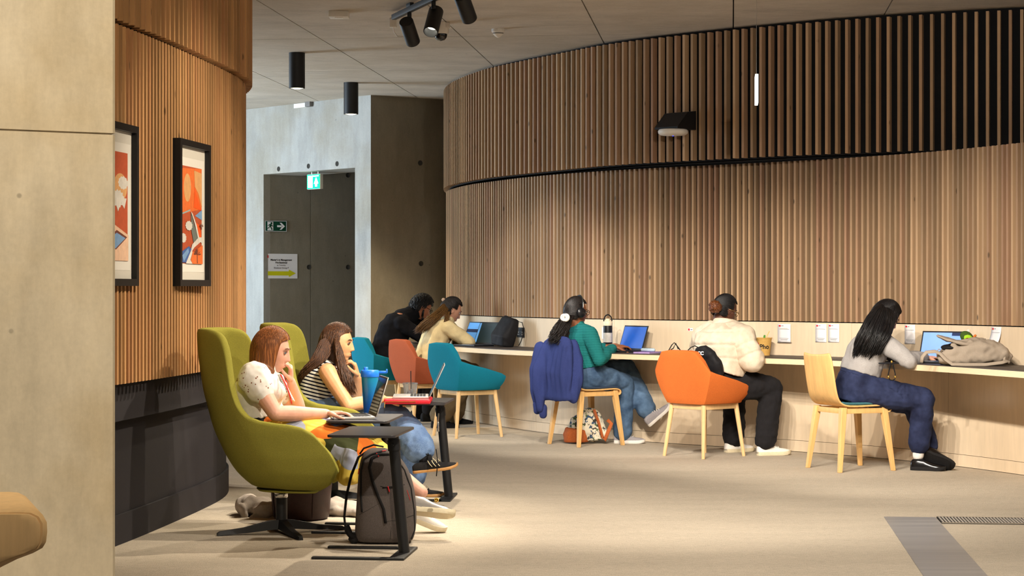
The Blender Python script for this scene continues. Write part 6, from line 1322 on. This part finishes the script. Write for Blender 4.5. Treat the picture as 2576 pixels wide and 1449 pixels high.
def notice(px, py, w, h, label, curl=0.0, acrylic=False):
    Mx, dq = on_low(px, py, .003 if not acrylic else .012); t = thing('wall_notice', label, 'notice', Mx.translation, 0, 'white notices on the plywood')
    m = MB(); rows = [[Mx @ V((u * w / 2, h / 2 - h * v / 10, .001 + curl * (v / 10) ** 2)) for u in (-1, -.33, .33, 1)] for v in range(11)]; m.grid(rows); m.build('sheet', M_paper, t, 60, True, mods=[('SOLIDIFY', dict(thickness=.0012, offset=0))])
    zc = lambda y: .0028 + curl * ((h / 2 - y) / h) ** 2
    m = MB(); y = h * .4; m.box((-w * .33, y, zc(y)), (w * .15, h * .085, .0008), Mx); m.build('red_square', M_red, t, 0, True)
    m = MB()
    for fy, fw in ((.22, .8), (-.28, .72), (-.33, .6), (-.38, .5)): y = h * fy; m.box((0, y, zc(y)), (w * fw, h * .014, .0006), Mx)
    o = m.build('small_print', M_inkgrey, t, 0, True); o['kind'] = 'stuff'
    m = MB(); y = h * .4; m.box((-w * .12, y, zc(y)), (w * .16, h * .03, .0006), Mx); m.build('heading', M_inkgrey, t, 0, True)
    if acrylic:
        m = MB(); m.box((0, -h / 2 - .002, -.004), (w + .01, .006, .016), Mx, bev=.002); m.build('holder_lip', m_, t, 40, True)
        m = MB(); m.box((0, h * .27, .0035), (w * .55, .006, .001), Mx); m.build('tape', M_mount2, t, 0, True)
notice(1975, 838, .125, .143, 'white notice in a clear holder by the Pho bowl', acrylic=True)
notice(2066, 838, .108, .142, 'white notice in a pair, on the side of the clear holder'); notice(2098, 838, .108, .142, 'white notice in a pair, on the side of the grey jumper')
notice(2290, 841, .108, .142, 'white notice between the grey jumper and the pale blue laptop'); notice(2508, 848, .11, .142, 'white notice curling off the plywood behind the canvas bag', .05)
def sticker(px, py, label):
    Mx, dq = on_low(px, py, .001); t = thing('wall_sticker', label, 'sticker', Mx.translation, 0, 'small white stickers on the plywood'); m = MB(); m.box((0, 0, .0006), (.052, .024, .001), Mx); m.build('sheet', M_paper, t, 0, True); m = MB(); m.box((-.014, 0, .0014), (.016, .017, .0006), Mx); m.build('red_square', M_red, t, 0, True)
    m = MB(); m.box((.011, 0, .0014), (.018, .006, .0006), Mx); m.build('small_print', M_inkgrey, t, 0, True)
sticker(1737, 829, 'tiny white sticker on the plywood beside the puffer jacket'); sticker(2331, 841, 'tiny white sticker on the plywood beside the pale blue screen')
Mx, dq = on_low(1521, 838, .002); t = tag(MB().box((0, 0, .001), (.06, .10, .0015), Mx).build('paper_slip', M_paper, smooth=0), 'white paper slip behind the tall flask', 'paper')
Mx, dq = on_low(2438, 832, .002); t = tag(MB().box((0, 0, .004), (.022, .018, .008), Mx, bev=.002).build('wall_clip', M_white, smooth=40), 'tiny white clip on the plywood above the canvas bag', 'clip')

# ---- canvas rucksack lying on the counter
M_canvas = fabric('beige_canvas', (158, 144, 128), 240, .1); dB = 13.62; c = PD(2435, 880, dB); t = thing('canvas_rucksack', 'beige canvas rucksack lying open on the counter', 'bag', (c.x, c.y, CTOP)); K = lambda px, py, dd=0: PD(px, py, dB + dd)
tg = V((.62, -.78, 0)); sd = V((.45, -.2, .87))
mb = MB(); body_loft(mb, [(K(2362, 903, .03), V((.1, 1, 0)), .09, .035), (K(2376, 897, .02), V((.1, 1, .05)), .125, .052), (K(2415, 888, 0), V((.1, 1, .1)), .15, .078), (K(2455, 884, -.02), V((.1, 1, .1)), .155, .090), (K(2492, 886, -.03), V((.1, 1, 0)), .15, .080), (K(2520, 893, -.04), V((.1, 1, 0)), .13, .058), (K(2536, 902, -.04), V((.1, 1, 0)), .10, .03)], 32, .62)
for a_, b_, r_ in (((2400, 868), (2420, 905), .022), ((2440, 860), (2446, 906), .024), ((2486, 862), (2482, 908), .022), ((2508, 880), (2470, 900), .02)): capsule(mb, K(*a_, -.10), K(*b_, -.13), r_, r_ * .8)
skinned(mb, 'bag_body', .008, M_canvas, t, 4, .016, 14)
mb = MB(); body_loft(mb, [(K(2360, 845, .02), V((.2, 1, 0)), .10, .007), (K(2380, 853, 0), V((.2, 1, 0)), .125, .011), (K(2412, 862, 0), V((.2, 1, 0)), .14, .014), (K(2448, 866, 0), V((.2, 1, 0)), .14, .022), (K(2470, 868, 0), V((.2, 1, 0)), .12, .03)], 28, .6); skinned(mb, 'flap', .006, M_canvas, t, 3, .007, 16)
mb = MB(); mb.tube([K(2318, 912, -.1), K(2320, 898, -.1), K(2330, 886, -.1), K(2352, 884, -.1), K(2366, 890, -.1), K(2380, 905, -.13), K(2395, 916, -.15), K(2430, 917, -.17), K(2480, 917, -.19), K(2520, 912, -.2), K(2534, 908, -.2)], .014, 8, flat=.3); mb.build('shoulder_strap', M_canvas, t, 180, True)
mb = MB(); mb.tube([K(2355, 886, -.05), K(2362, 878, -.05), K(2372, 884, -.05), K(2368, 892, -.05), K(2358, 890, -.05)], .008, 8, flat=.4); mb.build('grab_loop', M_canvas, t, 180, True)
mb = MB(); mb.tube([K(2505, 912, -.14), K(2506, 896, -.15), K(2516, 887, -.16), K(2527, 892, -.16), K(2526, 906, -.17), K(2540, 912, -.18)], .011, 8, flat=.35); mb.build('side_loop', M_canvas, t, 180, True)
for pts in ([(2462, 852), (2470, 870), (2468, 895), (2462, 910)], [(2478, 852), (2482, 875), (2478, 912)]):
    mb = MB(); mb.tube([K(x, y, -.11 if y > 860 else -.06) for x, y in pts], .006, 6, flat=.4); mb.build('seam_strap', M_canvas, t, 180, True)
mb = MB(); ellip(mb, K(2388, 874, -.03), (.055, .09, .022)); mb.build('dark_opening', M_bagb, t, 180, True)
c = K(2432, 848, .04); t = thing('plush_keyring', 'green avocado plush keyring sitting on the canvas rucksack', 'plush toy', c); R = Matrix.Rotation(.6, 3, 'Y')
mb = MB(); ellip(mb, c, (.050, .03, .038), R); mb.build('skin', mat('dark_green_felt', (60, 84, 32), .95, ns=200, na=.2), t, 180, True)
mb = MB(); ellip(mb, c + V((.006, -.012, -.008)), (.040, .024, .028), R); mb.build('flesh', mat('lime_felt', (150, 196, 40), .95, ns=200, na=.15), t, 180, True)
mb = MB(); ellip(mb, c + V((-.002, -.03, -.016)), (.015, .01, .014)); mb.build('stone', mat('brown_felt', (116, 62, 24), .95, ns=200, na=.15), t, 180, True)
mb = MB(); ellip(mb, c + V((.048, -.01, -.006)), (.011, .009, .018)); ellip(mb, c + V((.056, -.01, .01)), (.009, .008, .009)); ellip(mb, c + V((.056, -.012, -.024)), (.01, .008, .008)); mb.build('tag', mat('orange_felt', (196, 110, 50), .95, ns=200, na=.15), t, 180, True)
# phone with a cord strap at the counter edge
c = PD(2240, 906, 13.82); c.z = CTOP; t = thing('phone_with_cord', 'dark phone on the counter edge with a black cord loop hanging down', 'phone', c); m = MB(); m.box((0, .03, .005), (.075, .15, .009), bev=.003, rz=-.9); m.build('body', M_dark, t, 40)
Q = lambda px, py: PD(px, py, 13.74) - V((c.x, c.y, c.z))
m = MB(); m.tube([Q(2243, 906), Q(2238, 925), Q(2234, 945), Q(2238, 955), Q(2245, 957), Q(2252, 953), Q(2252, 940), Q(2247, 920), Q(2243, 906)], .0042, 8); m.build('cord_loop', M_black, t, 60)
for px, py in ((2243, 910), (2235, 948), (2252, 948)): m = MB(); q = Q(px, py); ellip(m, q, (.007, .007, .011)); m.build('metal_bead', MATS['brass'], t, 60)
# black bag behind the puffer jacket on the orange chair
t = thing('black_tote', 'black tote with white lettering wedged behind the cream puffer jacket', 'bag', PD(1770, 905, 15.02)); K = lambda px, py, dd=0: PD(px, py, 15.02 + dd)
mb = MB(); body_loft(mb, [(K(1790, 945, .05), V((.65, -.75, 0)), .12, .06), (K(1782, 915, .03), V((.65, -.75, 0)), .13, .065), (K(1770, 890, .02), V((.65, -.75, 0)), .105, .05), (K(1764, 872, .02), V((.65, -.75, 0)), .05, .03)]); skinned(mb, 'bag_body', .008, M_bagb, t, 3, .008, 14)
lettering('CC', .035, frame_on(K(1762, 889, -.055), (-.3, -.95, .1)), M_paper, t, bold=.0015)
for pts in ([(1682, 882), (1690, 868), (1696, 862), (1703, 870), (1712, 882)], [(1686, 881), (1694, 876), (1700, 863), (1706, 878)], [(1728, 884), (1738, 874), (1748, 870), (1760, 876)]):
    mb = MB(); mb.tube([K(x, y, .12) for x, y in pts], .004, 8); mb.build('strap', M_strap, t, 180, True)
